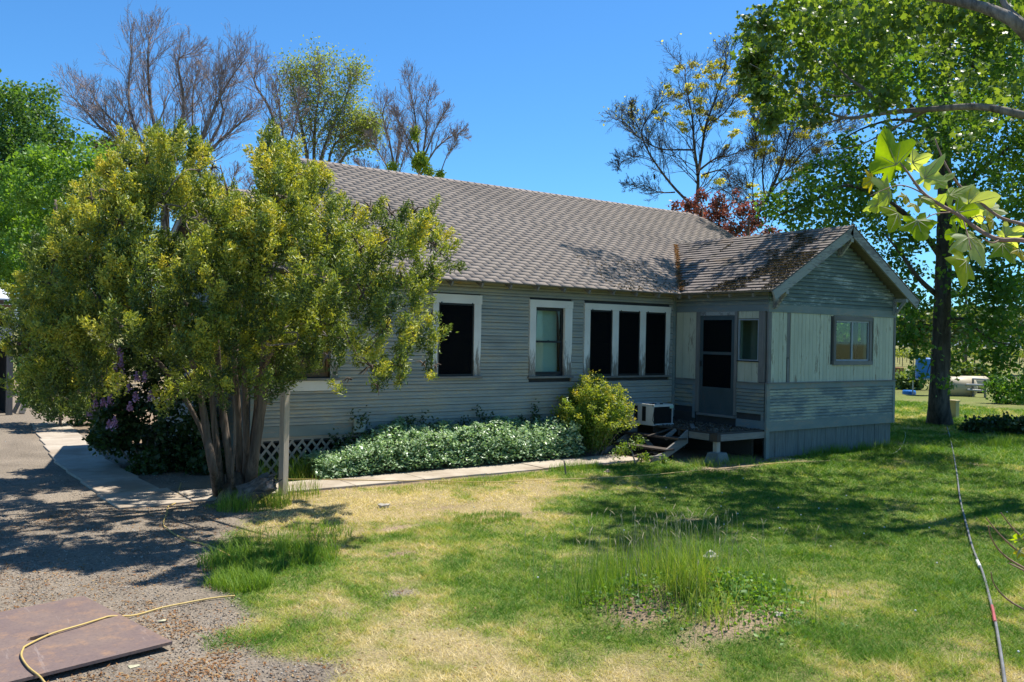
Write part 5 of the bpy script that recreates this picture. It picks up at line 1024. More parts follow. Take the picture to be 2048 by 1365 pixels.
lc = px_clusters([(230, 690, 60), (300, 700, 60), (200, 750, 50), (270, 760, 70), (350, 750, 70), (230, 820, 50), (300, 830, 70), (370, 830, 60), (410, 860, 50), (260, 880, 45), (320, 900, 60), (380, 920, 55), (300, 940, 40), (350, 950, 40), (230, 850, 45), (420, 930, 40), (210, 880, 26), (290, 960, 20)], lambda q, k: 14.9+RND.uniform(-.5, .5))
lil = shrub('lilac_bush', gpt(325, 955), 'dark lilac bush with pale purple flower heads behind the cedar', 'shrub', [(c-np.array([0, 0, 0]), r) for c, r in lc], LIL, .085, 14, .10, 60, lambda P, O, T: .2+.5*T+.2*NR.random(len(P)), 7, .7, .35)
FLO = leafmat('lilac_flower', [(0, (.33, .17, .38)), (1, (.55, .36, .60))], .2)
for (x, y) in ((240, 715), (245, 733), (228, 738), (245, 757), (275, 760), (187, 762), (170, 780), (163, 785), (180, 790), (240, 778), (255, 783), (288, 760), (220, 805), (205, 812), (190, 815), (228, 850), (218, 858), (262, 822), (180, 833), (300, 800), (206, 770), (272, 800)):
    c = wpt(x+RND.uniform(-3, 3), y+RND.uniform(-3, 3), 13.6+RND.uniform(-.1, .2)); n = 80; u_ = NR.random(n); p = c+np.clip(NR.normal(size=(n, 3)), -1.6, 1.6)*np.stack([.026*(1.2-u_)]*3, 1); p[:, 2] += u_*.13
    V, F = leaf_quads(p, .036, .3, .8); npmesh('flower_head', V, F, FLO, lil, tint=NR.random(n).repeat(4))
NAND = leafmat('nandina_leaf', [(0, (.05, .12, .025)), (.4, (.14, .24, .04)), (.66, (.34, .38, .06)), (1, (.58, .36, .08))], .4, .45, .4)
nb = gpt(1185, 912); nroot = empty('nandina_bush', (nb[0], nb[1], 0), 'feathery green shrub with orange tinged tips beside the porch steps', 'shrub'); NP = []; NTI = []
for i in range(210):
    a_ = RND.uniform(0, 6.283); e_ = math.sqrt(RND.random()); hgt_ = (1.80-.85*e_**1.6)*RND.uniform(.62, 1.05); b0 = nb+np.array([RND.uniform(-.14, .14), RND.uniform(-.12, .12), -.02]); tip_ = nb+np.array([math.cos(a_)*e_*1.0+.04, math.sin(a_)*e_*.70, hgt_])
    mid = b0*.45+tip_*.55+np.array([0, 0, .16*e_]); P_ = np.array(smooth_path([b0, mid, tip_], 8)); 
    if i < 40: MB().tube(P_, np.linspace(.009, .003, len(P_)), 4).build('stem', BARK, nroot)
    m_ = int(150*hgt_); u_ = .18+.82*NR.random(m_)**.75; q = P_[np.minimum((u_*(len(P_)-1)).astype(int), len(P_)-1)]
    NP.append(q+NR.normal(size=(m_, 3))*np.array([.062, .062, .045])*(1.25-.6*u_)[:, None]); NTI.append(.08+.28*u_+.34*np.clip((u_-.72)*3, 0, 1)*RND.random()+.22*(RND.random()-.4)+.2*NR.random(m_))
P = np.concatenate(NP); V, F = leaf_quads(P, .058*(.5+.8*NR.random(len(P))), .7, .42); npmesh('foliage', V, F, NAND, nroot, tint=np.clip(np.concatenate(NTI), 0, 1).repeat(4))
ns = px_clusters([(1255, 895, 18), (1275, 885, 14), (1235, 905, 14), (1290, 915, 9), (1330, 920, 8)], lambda q, k: 16.6)
shrub('young_shrub', gpt(1255, 915), 'small sprouting shrub in front of the porch steps', 'shrub', ns, NAND, .05, 8, .06, 16, lambda P, O, T: .2+.35*T, 4)
vd = px_clusters([(1960, 880, 26), (2000, 885, 34), (2040, 890, 36), (1990, 910, 24), (2030, 930, 30), (2080, 900, 50), (1940, 890, 14), (2050, 950, 16), (1965, 905, 16)], lambda q, k: 23.5)
vd = [(np.array([c[0], c[1], max(.1, c[2])]), r) for c, r in vd]
shrub('low_shrub', gpt(2010, 915), 'low dark spreading shrub on the shaded lawn at the right edge', 'shrub', vd, LIL, .10, 14, .12, 44, lambda P, O, T: .2+.6*T, 6, .7)
rs = px_clusters([(2010, 800, 24), (2040, 800, 30), (1995, 775, 20), (2060, 780, 40)], lambda q, k: 36)
shrub('yard_shrub', gpt(2030, 820), 'green shrub beyond the lawn at the right edge', 'shrub', rs, BG, .13, 12, .2, 40, lambda P, O, T: .3*T, 4, .7)
wl = px_clusters([(1800, 770, 14), (1815, 760, 12), (1830, 765, 12), (1805, 785, 8), (1885, 755, 14), (1905, 745, 16), (1935, 745, 14), (1960, 748, 12), (1990, 755, 14), (1840, 745, 10)], lambda q, k: 46)
shrub('weed_patch', gpt(1860, 785), 'pale green broad weeds growing around the tanks', 'weeds', wl, leafmat('pale_weed_leaf', [(0, (.07, .13, .03)), (1, (.2, .28, .09))], .3), .2, 10, .3, 40, lambda P, O, T: T, 4, .7)
# ------------------------------------------------------------------ periwinkle bed
VIN = leafmat('periwinkle_leaf', [(0, (.06, .13, .05)), (.5, (.24, .36, .18)), (1, (.62, .70, .50))], .25, .36, .55, (1.3, 1.6, .7))  # palest stop partly holds the leaves' glossy highlights in the colour
n = 23000; vx = NR.uniform(5.7, 11.15, n); vy_ = 12.92+.80*NR.random(n)**.85; nz = .6*fnoise(vx, vy_, .5, 91)+.4*vnoise(vx, vy_, .13, 95)
top = (.30+.42*sstep(5.6, 7.6, vx)*(1-.35*sstep(10.4, 11.3, vx)))*(.55+.8*nz)*(.16+.84*sstep(12.84, 13.34, vy_+.12*(nz-.5))); low = sstep(5.4, 6.3, vx+.5*nz)
keep = NR.random(n) < low*(.5+.5*sstep(12.9, 13.1, vy_+.3*nz)); hz_ = 1-NR.random(n)**2.2*.8; z = top*hz_+.03
P = np.stack([vx, vy_+(NR.random(n)-.5)*.05, z], 1)[keep]; nn = len(P)
V, F = leaf_quads(P, .068*(.55+.8*NR.random(nn)), 1.5, .6); T = np.clip(.2+.55*NR.random(nn)*hz_[keep]+.25*fnoise(P[:, 0], P[:, 1], .3, 93), 0, 1)
o = npmesh('periwinkle_cover', V, F, VIN, tint=T.repeat(4)); tag(o, 'pale green periwinkle ground cover filling the bed under the front wall', 'ground cover', kind='stuff')
m_ = 900; vx = NR.uniform(5.8, 11.1, m_); b0 = np.stack([vx, NR.uniform(12.95, 13.5, m_), .25+.38*sstep(5.7, 7.4, vx)*NR.random(m_)], 1); dv = np.stack([NR.normal(size=m_)*.10, NR.normal(size=m_)*.08-.03, .10+.16*NR.random(m_)], 1); u_ = NR.random((m_, 9)); P = (b0[:, None]+dv[:, None]*u_[:, :, None]+np.stack([u_*0, u_*0, -.06*u_**2], 2)).reshape(-1, 3)+NR.normal(size=(m_*9, 3))*.02
V, F = leaf_quads(P, .055*(.5+.8*NR.random(len(P))), .8, .55); o = npmesh('periwinkle_sprigs', V, F, VIN, tint=np.clip(.35+.6*NR.random(len(P)), 0, 1).repeat(4)); tag(o, 'loose pale shoots sticking out of the periwinkle bed', 'ground cover', kind='stuff')
nv = 160; vx = NR.uniform(6.2, 11, nv); P = np.stack([vx, NR.uniform(13.45, 13.74, nv), NR.uniform(.45, 1.0, nv)*(.8+.2*np.sin(vx*5))], 1).repeat(22, 0); P = P+NR.normal(size=P.shape)*np.array([.05, .03, .06])
V, F = leaf_quads(P, .055, .6, .6); o = npmesh('wall_creeper', V, F, LIL, tint=NR.random(len(P)).repeat(4)); tag(o, 'dark creeping stems climbing the shaded wall behind the periwinkle', 'creeper', kind='stuff')
# ------------------------------------------------------------------ lawn blades
def blades(name, x, y, h, w, lean, tint, mat, z=None):
    n = len(x); z = hz(x, y) if z is None else z; a = NR.random(n)*2*math.pi; ca_, sa_ = np.cos(a), np.sin(a); b = NR.random(n)*2*math.pi; l = h*lean
    V = np.stack([np.stack([x-ca_*w/2, y-sa_*w/2, z-.004], 1), np.stack([x+ca_*w/2, y+sa_*w/2, z-.004], 1), np.stack([x+np.cos(b)*l, y+np.sin(b)*l, z+h], 1)], 1).reshape(-1, 3)
    return npmesh(name, V, np.arange(3*n).reshape(-1, 3), mat, tint=np.clip(tint, 0, 1).repeat(3))
def tall_blades(name, x, y, h, w, lean, tint, mat, dirn=None, z=None):
    n = len(x); z = hz(x, y) if z is None else z; a = NR.random(n)*2*math.pi; b = a+math.pi/2+(NR.random(n)-.5) if dirn is None else dirn; rows = []
    for t_ in (0, .35, .7, 1.0):
        bend = lean*h*t_**1.9; cx, cy, cz = x+np.cos(b)*bend, y+np.sin(b)*bend, z+h*t_*(1-.25*lean*t_)-.005; ww = w*(1-t_**1.5)*.5+.0002
        rows += [np.stack([cx-np.sin(b)*ww, cy+np.cos(b)*ww, cz], 1), np.stack([cx+np.sin(b)*ww, cy-np.cos(b)*ww, cz], 1)]
    V = np.stack(rows, 1).reshape(-1, 3); i = np.arange(n)[:, None, None]*8; f = np.array([[0, 1, 3, 2], [2, 3, 5, 4], [4, 5, 7, 6]]); F = (i+f[None]).reshape(-1, 4)
    return npmesh(name, V, F, mat, tint=np.clip(tint, 0, 1).repeat(8))
GRASS = leafmat('lawn_grass', [(0, (.08, .185, .018)), (.28, (.22, .325, .036)), (.52, (.41, .41, .10)), (.78, (.58, .475, .225)), (1, (.74, .62, .37))], .3, .6, .2, (1.5, 1.5, .6))
N = 6500000; x = NR.uniform(.8, 34, N); y = NR.uniform(.6, 24, N); fd = x*_f[0]+y*_f[1]; rd = x*_r[0]+y*_r[1]; d = np.hypot(x, y)
keep = (np.abs(rd) < fd*.72+1.2)*(NR.random(N) < np.minimum(1, (5.6/d)**1.75)); x, y, d = x[keep], y[keep], d[keep]
lw, dr = masks(x, y); keep = NR.random(len(x)) < lw*(1-.35*sstep(.6, 1, dr)); x, y, d, dr, lw = x[keep], y[keep], d[keep], dr[keep], lw[keep]
clump = fnoise(x, y, .22, 101); tall = sstep(.55, .8, fnoise(x, y, .8, 105)); h = (.022+.042*clump+.03*tall)*(1-.35*dr)*(.7+.6*NR.random(len(x))); w = .0055*np.maximum(1, d/6.5)
tint = dr*.95-.06+.42*(NR.random(len(x))-.45)+.55*(clump-.5)
print('lawn blades', len(x)); h = h*.85; tint = tint+.62*(vnoise(x, y, .085, 107)-.5)+.25*(vnoise(x, y, .045, 108)-.5); o = blades('lawn_grass', x, y, h*np.maximum(1, d/14), w, .5+1.9*NR.random(len(x)), tint, GRASS); tag(o, 'patchy green and straw coloured lawn grass in front of the house', 'grass', kind='stuff')
def patch(cx, cy, rx, ry, n, h0, h1, lean, t0, t1, w=.006):
    a = NR.random(n)*2*math.pi; q = np.sqrt(NR.random(n)); x = cx+rx*q*np.cos(a); y = cy+ry*q*np.sin(a); k = fnoise(x, y, .25, 111) > .38
    x, y = x[k], y[k]; m = len(x); return x, y, NR.uniform(h0, h1, m), np.full(m, w), lean*(.5+NR.random(m)), NR.uniform(t0, t1, m)
sets = [patch(3.35, 8.75, .75, .5, 1700, .06, .26, .6, 0, .3), patch(3.9, 9.55, .7, .5, 1100, .06, .2, .55, 0, .3), patch(2.75, 8.0, .3, .3, 1200, .06, .2, .6, 0, .3), patch(4.15, 11.5, .5, .35, 1100, .1, .3, .4, .05, .5), patch(4.95, 11.9, .35, .25, 260, .15, .42, .35, .1, .5), patch(5.3, 13.45, .5, .2, 500, .2, .5, .35, 0, .3), patch(10.2, 12.05, .6, .25, 900, .05, .2, .5, 0, .3),
        patch(13, 11.1, .9, .25, 700, .06, .22, .5, .05, .4), patch(17.2, 11.1, 1.8, .12, 1500, .08, .28, .5, 0, .3), patch(19.6, 12, .8, .8, 1200, .06, .22, .5, 0, .3), patch(6.4, 9.3, .5, .3, 1300, .03, .09, .6, 0, .2), patch(21.3, 9.9, .5, .3, 500, .1, .35, .4, 0, .3), patch(7.8, 11.7, 1.5, .3, 1500, .03, .12, .5, .1, .6)]
a_ = [np.concatenate(q) for q in zip(*sets)]; o = tall_blades('tall_grass', *a_, GRASS); tag(o, 'longer green grass tufts by the cedar, walkway and annex wall', 'grass', kind='stuff')
# weedy mound
mx, my = MOUND; sets = []
for cx, cy, n, h0, h1, ln, t0, t1, rr in ((mx-.25, my-.12, 520, .25, .62, .55, .1, .45, .10), (mx-.7, my+.42, 520, .15, .42, .35, 0, .3, .18), (mx+.15, my+.4, 420, .2, .55, .4, .1, .4, .2), (mx+.6, my+.35, 460, .15, .45, .4, .05, .35, .22), (mx+.75, my-.25, 520, .08, .28, .5, 0, .25, .2), (mx-.35, my-.55, 300, .1, .3, .6, .2, .5, .14),
    (mx+.2, my-.05, 500, .1, .35, .5, .15, .6, .3), (mx-.5, my+.0, 300, .1, .3, .5, .1, .55, .2), (mx+.95, my+.1, 300, .08, .25, .5, 0, .3, .18), (mx-.05, my+.75, 380, .15, .5, .3, .1, .4, .3), (mx+.35, my+.85, 380, .2, .5, .3, .1, .45, .3), (mx+.35, my-.5, 400, .06, .2, .5, 0, .3, .25)):
    n = int(n*.5); x = cx+NR.normal(size=n)*rr; y = cy+NR.normal(size=n)*rr; sets.append((x, y, NR.uniform(h0, h1, n), np.full(n, .0055), ln*(.4+1.0*NR.random(n)), NR.uniform(t0, t1, n)))
a_ = [np.concatenate(q) for q in zip(*sets)]; o = tall_blades('mound_grass', *a_, GRASS); tag(o, 'long wispy grass growing out of the weedy mound', 'grass', kind='stuff')
n = 150; x = mx+NR.normal(size=n)*.55+.1; y = my+.55+NR.normal(size=n)*.5; h = NR.uniform(.3, .62, n); m = MB()
V = []; F = []
for i in range(n):
    z0 = hz(x[i:i+1], y[i:i+1])[0]; l = NR.normal(size=2)*.06; a = np.array([x[i], y[i], z0]); t_ = a+np.array([l[0], l[1], h[i]]); m.tube([a, a*.5+t_*.5+np.array([0, 0, .02]), t_], [.0016, .0015, .0012], 3); m.tube([t_, t_+np.array([l[0]*.2, l[1]*.2, .025]), t_+np.array([l[0]*.5, l[1]*.5, .05])], [.002, .0042, .001], 4)
o = m.build('seed_stalks', plain('seed_straw', (.42, .36, .2), .8)); tag(o, 'thin pale seed stalks standing behind the weedy mound', 'grass', kind='stuff')
sets = []
for cx, cy, r, n, hh in ((mx+.25, my-.38, .24, 900, .14), (mx-.62, my+.2, .2, 600, .13), (mx+.7, my+.0, .25, 500, .08), (mx-.15, my-.2, .4, 700, .06), (mx+.05, my-.6, .25, 300, .05)):
    a = NR.normal(size=(n, 2))*r; z = hz(cx+a[:, 0], cy+a[:, 1])+NR.random(n)*hh; sets.append(np.stack([cx+a[:, 0], cy+a[:, 1], z], 1))
P = np.concatenate(sets); V, F = leaf_quads(P, .034*(.5+NR.random(len(P))), .9, .75); o = npmesh('broadleaf_weeds', V, F, BG, tint=NR.random(len(P)).repeat(4)); tag(o, 'bright broadleaf weeds along the front of the mound', 'weeds', kind='stuff')
# clover and dandelion heads scattered in the lawn
n = 34; x = NR.uniform(5, 13, n); y = NR.uniform(3, 10, n); m = MB()
for i in range(n): m.lathe((x[i], y[i], .04), [(.002, 0), (.009, .006), (.010, .012), (.004, .018)], 5)
o = m.build('dandelion_heads', plain('white_fluff', (.6, .6, .56), .9)); tag(o, 'tiny white dandelion and clover heads dotted over the lawn', 'flowers', kind='stuff')
# ------------------------------------------------------------------ gravel and litter on the drive
def pebbles(name, x, y, s, mat, label, cat):
    n = len(x); base = np.array([[1, 0, 0], [0, 1, 0], [-1, 0, 0], [0, -1, 0], [0, 0, .8], [0, 0, -.5]])
    J = base[None]*(s[:, None, None])*(.55+.9*NR.random((n, 6, 1))); a = NR.random(n)*6.28; R_ = np.stack([np.cos(a), -np.sin(a), np.sin(a), np.cos(a)], 1).reshape(n, 2, 2)
    J[:, :, :2] = np.einsum('nij,nkj->nki', R_, J[:, :, :2]); V = (J+np.stack([x, y, s*.25+hz(x, y)], 1)[:, None]).reshape(-1, 3)
    f = np.array([[0, 1, 4], [1, 2, 4], [2, 3, 4], [3, 0, 4], [1, 0, 5], [2, 1, 5], [3, 2, 5], [0, 3, 5]]); F = (np.arange(n)[:, None, None]*6+f[None]).reshape(-1, 3)
    o = npmesh(name, V, F, mat, tint=NR.random(n).repeat(6)); tag(o, label, cat, kind='stuff'); return o
def outside_board(x, y):
    q = np.stack([x-A0[0], y-A0[1]], 1); u1 = q@ee[:2]; v1 = q@dd[:2]; return ~((u1 > -.0)*(u1 < EL)*(v1 > -.0)*(v1 < 2.44))
t = NT('gravel_stone'); GRAV = t.fin(t.ramp(t.attr('tint'), [(0, (.10, .08, .062)), (.5, (.215, .18, .14)), (.85, (.32, .28, .225)), (1, (.52, .48, .42))]), .85, t.noise(80), .3, .004)
n = 62000; x = NR.uniform(-.6, 4.0, n); y = 4.6+11*NR.random(n)**1.5; lw, _d = masks(x, y); k = (NR.random(n) < (1-lw)*(.25+.75*sstep(.35, .6, fnoise(x, y, 1.1, 61)*.8+.3)))*outside_board(x, y)*~((x > 2.5)*(y > 12.2)*(x < 3.6)); x, y = x[k], y[k]
pebbles('gravel', x, y, (.003+.007*NR.random(len(x))**2), GRAV, 'loose grey and tan gravel of the drive at the lower left', 'gravel')
n = 15000; x = np.concatenate([NR.uniform(.2, 4.6, n), NR.normal(2.05, .35, 2600), NR.normal(1.5, .5, 1500)]); y = np.concatenate([NR.uniform(5, 12.5, n), NR.normal(6.6, .7, 2600), NR.normal(6.2, .35, 1500)]); lw, _d = masks(x, y); k = (NR.random(len(x)) < (1-.85*lw)*(.15+.85*sstep(.4, .65, fnoise(x, y, .5, 121))))*outside_board(x, y); x, y = x[k], y[k]
P = np.stack([x, y, hz(x, y)+.010], 1); V, F = leaf_quads(P, .030*(.4+NR.random(len(P))), 2.2, .4)
LIT = leafmat('leaf_litter', [(0, (.10, .06, .03)), (.5, (.26, .12, .045)), (1, (.36, .25, .12))], .1, .8, .1, (1.2, 1, .6)); o = npmesh('ground_litter', V, F, LIT, tint=NR.random(len(P)).repeat(4)); tag(o, 'orange brown dead leaves scattered over the gravel', 'leaves', kind='stuff')
n = 2600; x = NR.uniform(DX0+.02, DX1-.03, n); y = NR.uniform(DY0+.05, DY1, n); P = np.stack([x, y, DZ+.008+.02*NR.random(n)], 1); V, F = leaf_quads(P, .05*(.4+NR.random(n)), 1.6, .45); o = npmesh('deck_leaves', V, F, leafmat('dry_grey_leaf', [(0, (.05, .035, .025)), (1, (.24, .19, .14))], .1, .8, .1), tint=NR.random(n).repeat(4)); tag(o, 'grey brown dead leaves covering the porch deck', 'leaves', kind='stuff')
# needles in the roof valley, moss lumps on the annex roof
n = 1200; s_ = NR.random(n); x = AE0+s_*(AXC-AE0)*.93+.06; yv = YE+(x-AE0)*ASL/SL; w_ = NR.normal(size=n)*.045*(1.2-.6*s_); y = yv+w_; z = np.maximum(EAV+SL*(y-YE), EAV+ASL*(x-AE0))+.028+.012*NR.random(n)
V, F = leaf_quads(np.stack([x, y, z], 1), .055*(.5+NR.random(n)), 1.2, .35); o = npmesh('valley_needles', V, F, leafmat('orange_needles', [(0, (.16, .085, .04)), (1, (.36, .21, .11))], .1, .8, .1), tint=NR.random(n).repeat(4)); tag(o, 'orange fallen debris heaped in the valley between the two roofs', 'debris', kind='stuff')
n = 9000; s_ = NR.random(n); y = NR.uniform(AYF, 13.9, n); mm = fnoise(s_*3, y, .5, 131)+.28*(1-s_)+.12*sstep(13.2, 11.2, y); k = mm > .82; s_, y = s_[k], y[k]; row = np.round(s_*SLA/.137)*.137; sl_ = np.clip(row-.012+NR.normal(size=len(y))*.014, 0, SLA-.05)
x = AE0+sl_*ca; P = np.stack([x, y, EAV+sl_*ASL*ca+.030+.012*NR.random(len(y))], 1).repeat(5, 0); P = P+NR.normal(size=P.shape)*np.array([.010, .022, .006]); V, F = leaf_quads(P, .026*(.5+NR.random(len(P))), .8, .7)
o = npmesh('roof_moss', V, F, leafmat('dark_moss', [(0, (.025, .024, .014)), (.7, (.07, .062, .025)), (1, (.20, .12, .05))], .1, .9, .1), tint=NR.random(len(P)).repeat(4)); tag(o, 'dark moss clumps along the shingle edges of the annex roof', 'moss', kind='stuff')
n = 260; x = NR.uniform(12.2, 14.4, n); sl_ = NR.random(n)**1.6*1.6; y = YE+sl_*cth; P = np.stack([x, y, EAV+sl_*SL*cth+.022], 1); k = (x < AE0+(P[:, 2]-EAV)/ASL); P = P[k].repeat(4, 0); P = P+NR.normal(size=P.shape)*np.array([.014, .012, .004]); V, F = leaf_quads(P, .03, 1, .7)
o = npmesh('roof_debris', V, F, bpy.data.materials['dark_moss'], tint=NR.random(len(P)).repeat(4)); tag(o, 'small dark clumps of debris on the lower main roof', 'debris', kind='stuff')
# ------------------------------------------------------------------ vineyard beyond the yard
VINE = leafmat('vine_leaf', [(0, (.10, .16, .03)), (1, (.24, .28, .07))], .4)
for i, yy in enumerate((52, 58, 64, 71, 79, 88)):
    root = empty('vineyard_row', (yy*1.7, yy, 0), ['nearest vineyard row of young vines on posts', 'second vineyard row behind the nearest one', 'third vineyard row from the yard', 'fourth vineyard row from the yard', 'fifth vineyard row from the yard', 'farthest vineyard row before the distant trees'][i], 'vineyard row', 'vineyard rows beyond the yard')
    xs_ = np.arange(yy*1.25, yy*2.5, 2.2)
    for x in xs_: MB().tube([(x, yy, 0), (x, yy, 1.5)], .04, 4).build('post', BARKD, root)
    n = 6500; x = NR.uniform(xs_[0], xs_[-1], n); P = np.stack([x, yy+NR.normal(size=n)*.22, 1.0+.75*NR.random(n)*(.6+.6*fnoise(x, x*0, .9, 140+i))], 1); V, F = leaf_quads(P, .2, .4, .8); npmesh('foliage', V, F, VINE, root, tint=NR.random(n).repeat(4))
# ------------------------------------------------------------------ sycamore twig close to the camera
SYC = NT('sycamore_leaf'); t = SYC; a = t.attr('tint'); vein = t.noise(60, (1, 1, 1), 3, .5); c = t.mix(.25, t.ramp(a, [(0, (.07, .15, .02)), (.35, (.13, .24, .012)), (.6, (.22, .29, .012)), (.8, (.36, .32, .02)), (1, (.46, .34, .03))]), t.ramp(vein, [(.3, (.08, .15, .01)), (.7, (.22, .30, .02))]))
geo = t.new('ShaderNodeNewGeometry'); c = t.mix(t.math('MULTIPLY', t.attr('pale'), .75), c, (.40, .45, .36))
t.fin(c, .55, vein, .2, .002, .3); tl = t.new('ShaderNodeBsdfTranslucent'); t.L(t.mix(1.0, c, (2.2, 2.0, .25), 'MULTIPLY'), tl.inputs[0]); mx_ = t.new('ShaderNodeMixShader'); mx_.inputs[0].default_value = .62; t.L(t.b.outputs[0], mx_.inputs[1]); t.L(tl.outputs[0], mx_.inputs[2]); t.L(mx_.outputs[0], t.out.inputs[0]); SYC = t.m
sy = empty('sycamore_branch', tuple(wpt(2060, 490, 3.2)), 'close sycamore branch with large backlit lobed leaves at the upper right', 'branch')
def twig(pix, r, k=5, nm='stem'):
    P = smooth_path([wpt(x, y, d) for x, y, d in pix], k); return MB().tube(P, np.interp(np.linspace(0, 1, len(P)), np.linspace(0, 1, len(r)), r), 7).build(nm, plain('twig_bark', (.27, .17, .12), .8, .3, 40) if 'twig_bark' not in bpy.data.materials else bpy.data.materials['twig_bark'], sy, smooth=True)
twig([(2400, 640, 3.0), (2200, 540, 3.05), (2060, 485, 3.15), (2000, 480, 3.2), (1960, 462, 3.25), (1920, 432, 3.3), (1880, 410, 3.35), (1845, 385, 3.38), (1815, 345, 3.4), (1800, 325, 3.42)], [.014, .011, .009, .0085, .008, .0075, .007, .006, .004, .002])
twig([(2100, 470, 3.2), (2048, 450, 3.25), (2000, 435, 3.3), (1960, 405, 3.34), (1925, 378, 3.4), (1900, 345, 3.42), (1882, 310, 3.45), (1870, 278, 3.47)], [.007, .0065, .006, .0055, .005, .004, .0035, .002])
twig([(2000, 480, 3.2), (1985, 486, 3.18), (1965, 478, 3.16)], [.004, .003, .002]); twig([(1900, 425, 3.3), (1865, 430, 3.26), (1830, 452, 3.22)], [.0025, .002, .0015]); twig([(1935, 440, 3.3), (1960, 432, 3.26), (1972, 442, 3.22)], [.002, .002, .0015])
twig([(1850, 390, 3.38), (1820, 375, 3.34), (1790, 372, 3.30), (1740, 392, 3.28)], [.003, .0025, .002, .0015]); twig([(1925, 432, 3.3), (1935, 470, 3.24), (1942, 500, 3.2)], [.003, .0025, .002])
OUTL = [(-90, .10), (-62, .30), (-40, .52), (-25, .50), (-8, .36), (8, .60), (16, .80), (28, .72), (42, .58), (56, .55), (66, .74), (78, .86), (90, 1.0), (102, .86), (114, .74), (124, .55), (138, .58), (152, .72), (164, .80), (172, .60), (188, .36), (205, .50), (220, .52), (242, .30)]
def big_leaf(px, py, d, size, rot, tilt_x, tilt_y, cup, tint, pale):
    """size in pixels across; rot: direction of the tip in the picture, degrees from up, clockwise"""
    s = size/F_PX*d*.62; c = wpt(px, py, d); q = math.radians(rot); tip = _u*math.cos(q)+_r*math.sin(q); sd = np.cross(tip, -_f); nrm = -_f
    rx, ry = math.radians(tilt_x), math.radians(tilt_y)
    tip, nrm = tip*math.cos(rx)+nrm*math.sin(rx), nrm*math.cos(rx)-tip*math.sin(rx); sd, nrm = sd*math.cos(ry)+nrm*math.sin(ry), nrm*math.cos(ry)-sd*math.sin(ry)
    V = []; F = []; m = len(OUTL); RG = (.0, .33, .66, 1.0); jj = [RND.uniform(.9, 1.1) for _ in range(m)]; ph = RND.uniform(0, 6)
    for g in RG[1:]:
        for (an, ra), jt in zip(OUTL, jj):
            a_ = math.radians(an); r_ = ra*jt*g if g == 1 else (ra*.6+.25)*g*min(1, ra/.4); u1, v1 = r_*math.cos(a_), r_*math.sin(a_)-.25
            h = cup*(u1*u1*1.1+v1*v1*.5)+.06*math.sin(5*a_+ph)*g*g+.05*abs(math.sin(2.5*(a_-math.pi/2)))*g
            V.append(c+s*(sd*u1+tip*v1-nrm*h))
    V.append(c-s*tip*.25); ctr = len(V)-1
    for i in range(m): F.append((ctr, i, (i+1) % m))
    for g in range(2):
        for i in range(m): a_, b_ = g*m+i, g*m+(i+1) % m; F += [(a_, a_+m, b_+m), (a_, b_+m, b_)]
    o = npmesh('leaf', np.array(V), np.array(F), SYC, sy, tint=np.full(len(V), tint)+np.array([RND.uniform(-.05, .05) for _ in V]), smooth=True)
    at = o.data.attributes.new('pale', 'FLOAT', 'POINT'); at.data.foreach_set('value', np.full(len(V), pale, np.float32))
    rib = MB()                                                            # raised ribs under the blade
    for an, L in ((90, .92), (42+14, .0), (16, .74), (164, .74), (52, .5), (128, .5)):
        if L == 0: continue
        pts = []
        for g in (0, .35, .7, 1.0):
            a_ = math.radians(an); u1, v1 = L*g*math.cos(a_), L*g*math.sin(a_)-.25; h = cup*(u1*u1*1.1+v1*v1*.5); pts.append(c+s*(sd*u1+tip*v1-nrm*(h-.012)))
        rib.tube(pts, [.0022, .0017, .0012, .0005], 4)
    rib.build('vein', plain('leaf_vein', (.30, .32, .14), .6) if 'leaf_vein' not in bpy.data.materials else bpy.data.materials['leaf_vein'], o)
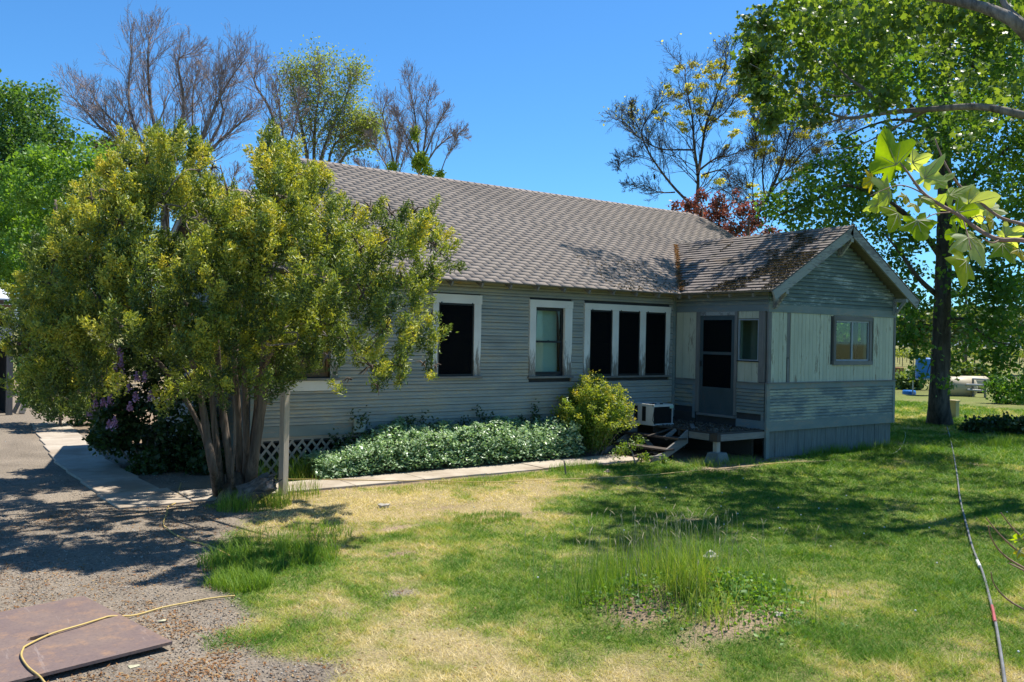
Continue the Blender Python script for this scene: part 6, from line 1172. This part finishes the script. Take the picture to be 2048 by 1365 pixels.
LV = [(1785, 312, 3.42, 132, -28, 15, -10, .12, .42, 0), (1741, 362, 3.44, 56, -120, 30, 20, .35, .95, .0), (1834, 322, 3.5, 58, 70, 35, 10, .3, .3, .95), (1858, 345, 3.36, 92, 30, 20, 66, .25, .25, .75), (1770, 395, 3.32, 104, -135, 20, 35, .4, .1, .45), (1748, 412, 3.30, 70, -115, 25, 55, .3, .15, .6),
      (1792, 436, 3.26, 84, -150, 30, 20, .35, .55, 0), (1838, 452, 3.22, 82, 175, 25, -12, .2, .45, 0), (1812, 396, 3.34, 34, 190, 30, 20, .4, .9, 0), (1832, 413, 3.32, 40, 170, 40, 30, .4, .8, 0), (1882, 360, 3.42, 62, 55, 20, 66, .3, .2, .7), (1912, 385, 3.38, 78, 60, 15, 62, .2, .4, .45), (1925, 424, 3.3, 72, 80, 25, 15, .2, .42, 0),
      (1952, 405, 3.34, 92, 75, 35, 10, .4, .25, .95), (1986, 420, 3.36, 60, 110, 40, 30, .4, .2, .9), (1908, 468, 3.26, 60, -100, 30, 20, .3, .4, 0), (1946, 488, 3.22, 104, 160, 25, 20, .4, .2, .75), (1932, 535, 3.16, 100, -165, 25, 25, .4, .62, 0), (1985, 447, 3.24, 46, -150, 30, 30, .4, .85, 0), (2020, 470, 3.26, 62, 60, 45, 10, .4, .2, .9), (2012, 498, 3.24, 80, 150, 20, 20, .3, .18, .1), (1975, 462, 3.3, 44, 190, 30, 40, .3, .3, .8), (1848, 398, 3.36, 46, 120, 30, 30, .3, .5, .1), (1876, 408, 3.36, 50, 20, 40, 40, .3, .3, .5), (2040, 505, 3.2, 40, 170, 30, 20, .3, .95, 0)]
for q in LV: big_leaf(*q)
# bare twigs at the lower right
tw_ = empty('bare_twigs', tuple(wpt(2090, 1180, 2.6)), 'thin bare twigs poking in at the lower right edge', 'twigs')
for pix, r in (([(1972, 1036), (2000, 1070), (2030, 1098), (2060, 1122), (2140, 1180)], .0032), ([(1977, 1052), (1982, 1075), (2002, 1105), (2040, 1132), (2140, 1185)], .0032), ([(2002, 1026), (2025, 1056), (2060, 1090), (2140, 1160)], .003), ([(2018, 1127), (2045, 1140), (2140, 1190)], .003), ([(1982, 1145), (1988, 1168), (2010, 1195), (2050, 1220), (2140, 1260)], .003)):
    P = smooth_path([wpt(x, y, 2.6+.1*i) for i, (x, y) in enumerate(pix)], 4); MB().tube(P, np.linspace(r*.5, r*1.3, len(P)), 6).build('twig', bpy.data.materials['twig_bark'], tw_, smooth=True)
sy_keep = sy; sy = tw_; big_leaf(2036, 1078, 2.75, 34, -40, 30, 20, .4, .5, 0); big_leaf(2042, 1105, 2.75, 30, 120, 40, 20, .4, .9, 0); sy = sy_keep
print('objects', len(bpy.data.objects), 'tris', sum(len(p.polygons) for p in bpy.data.meshes))
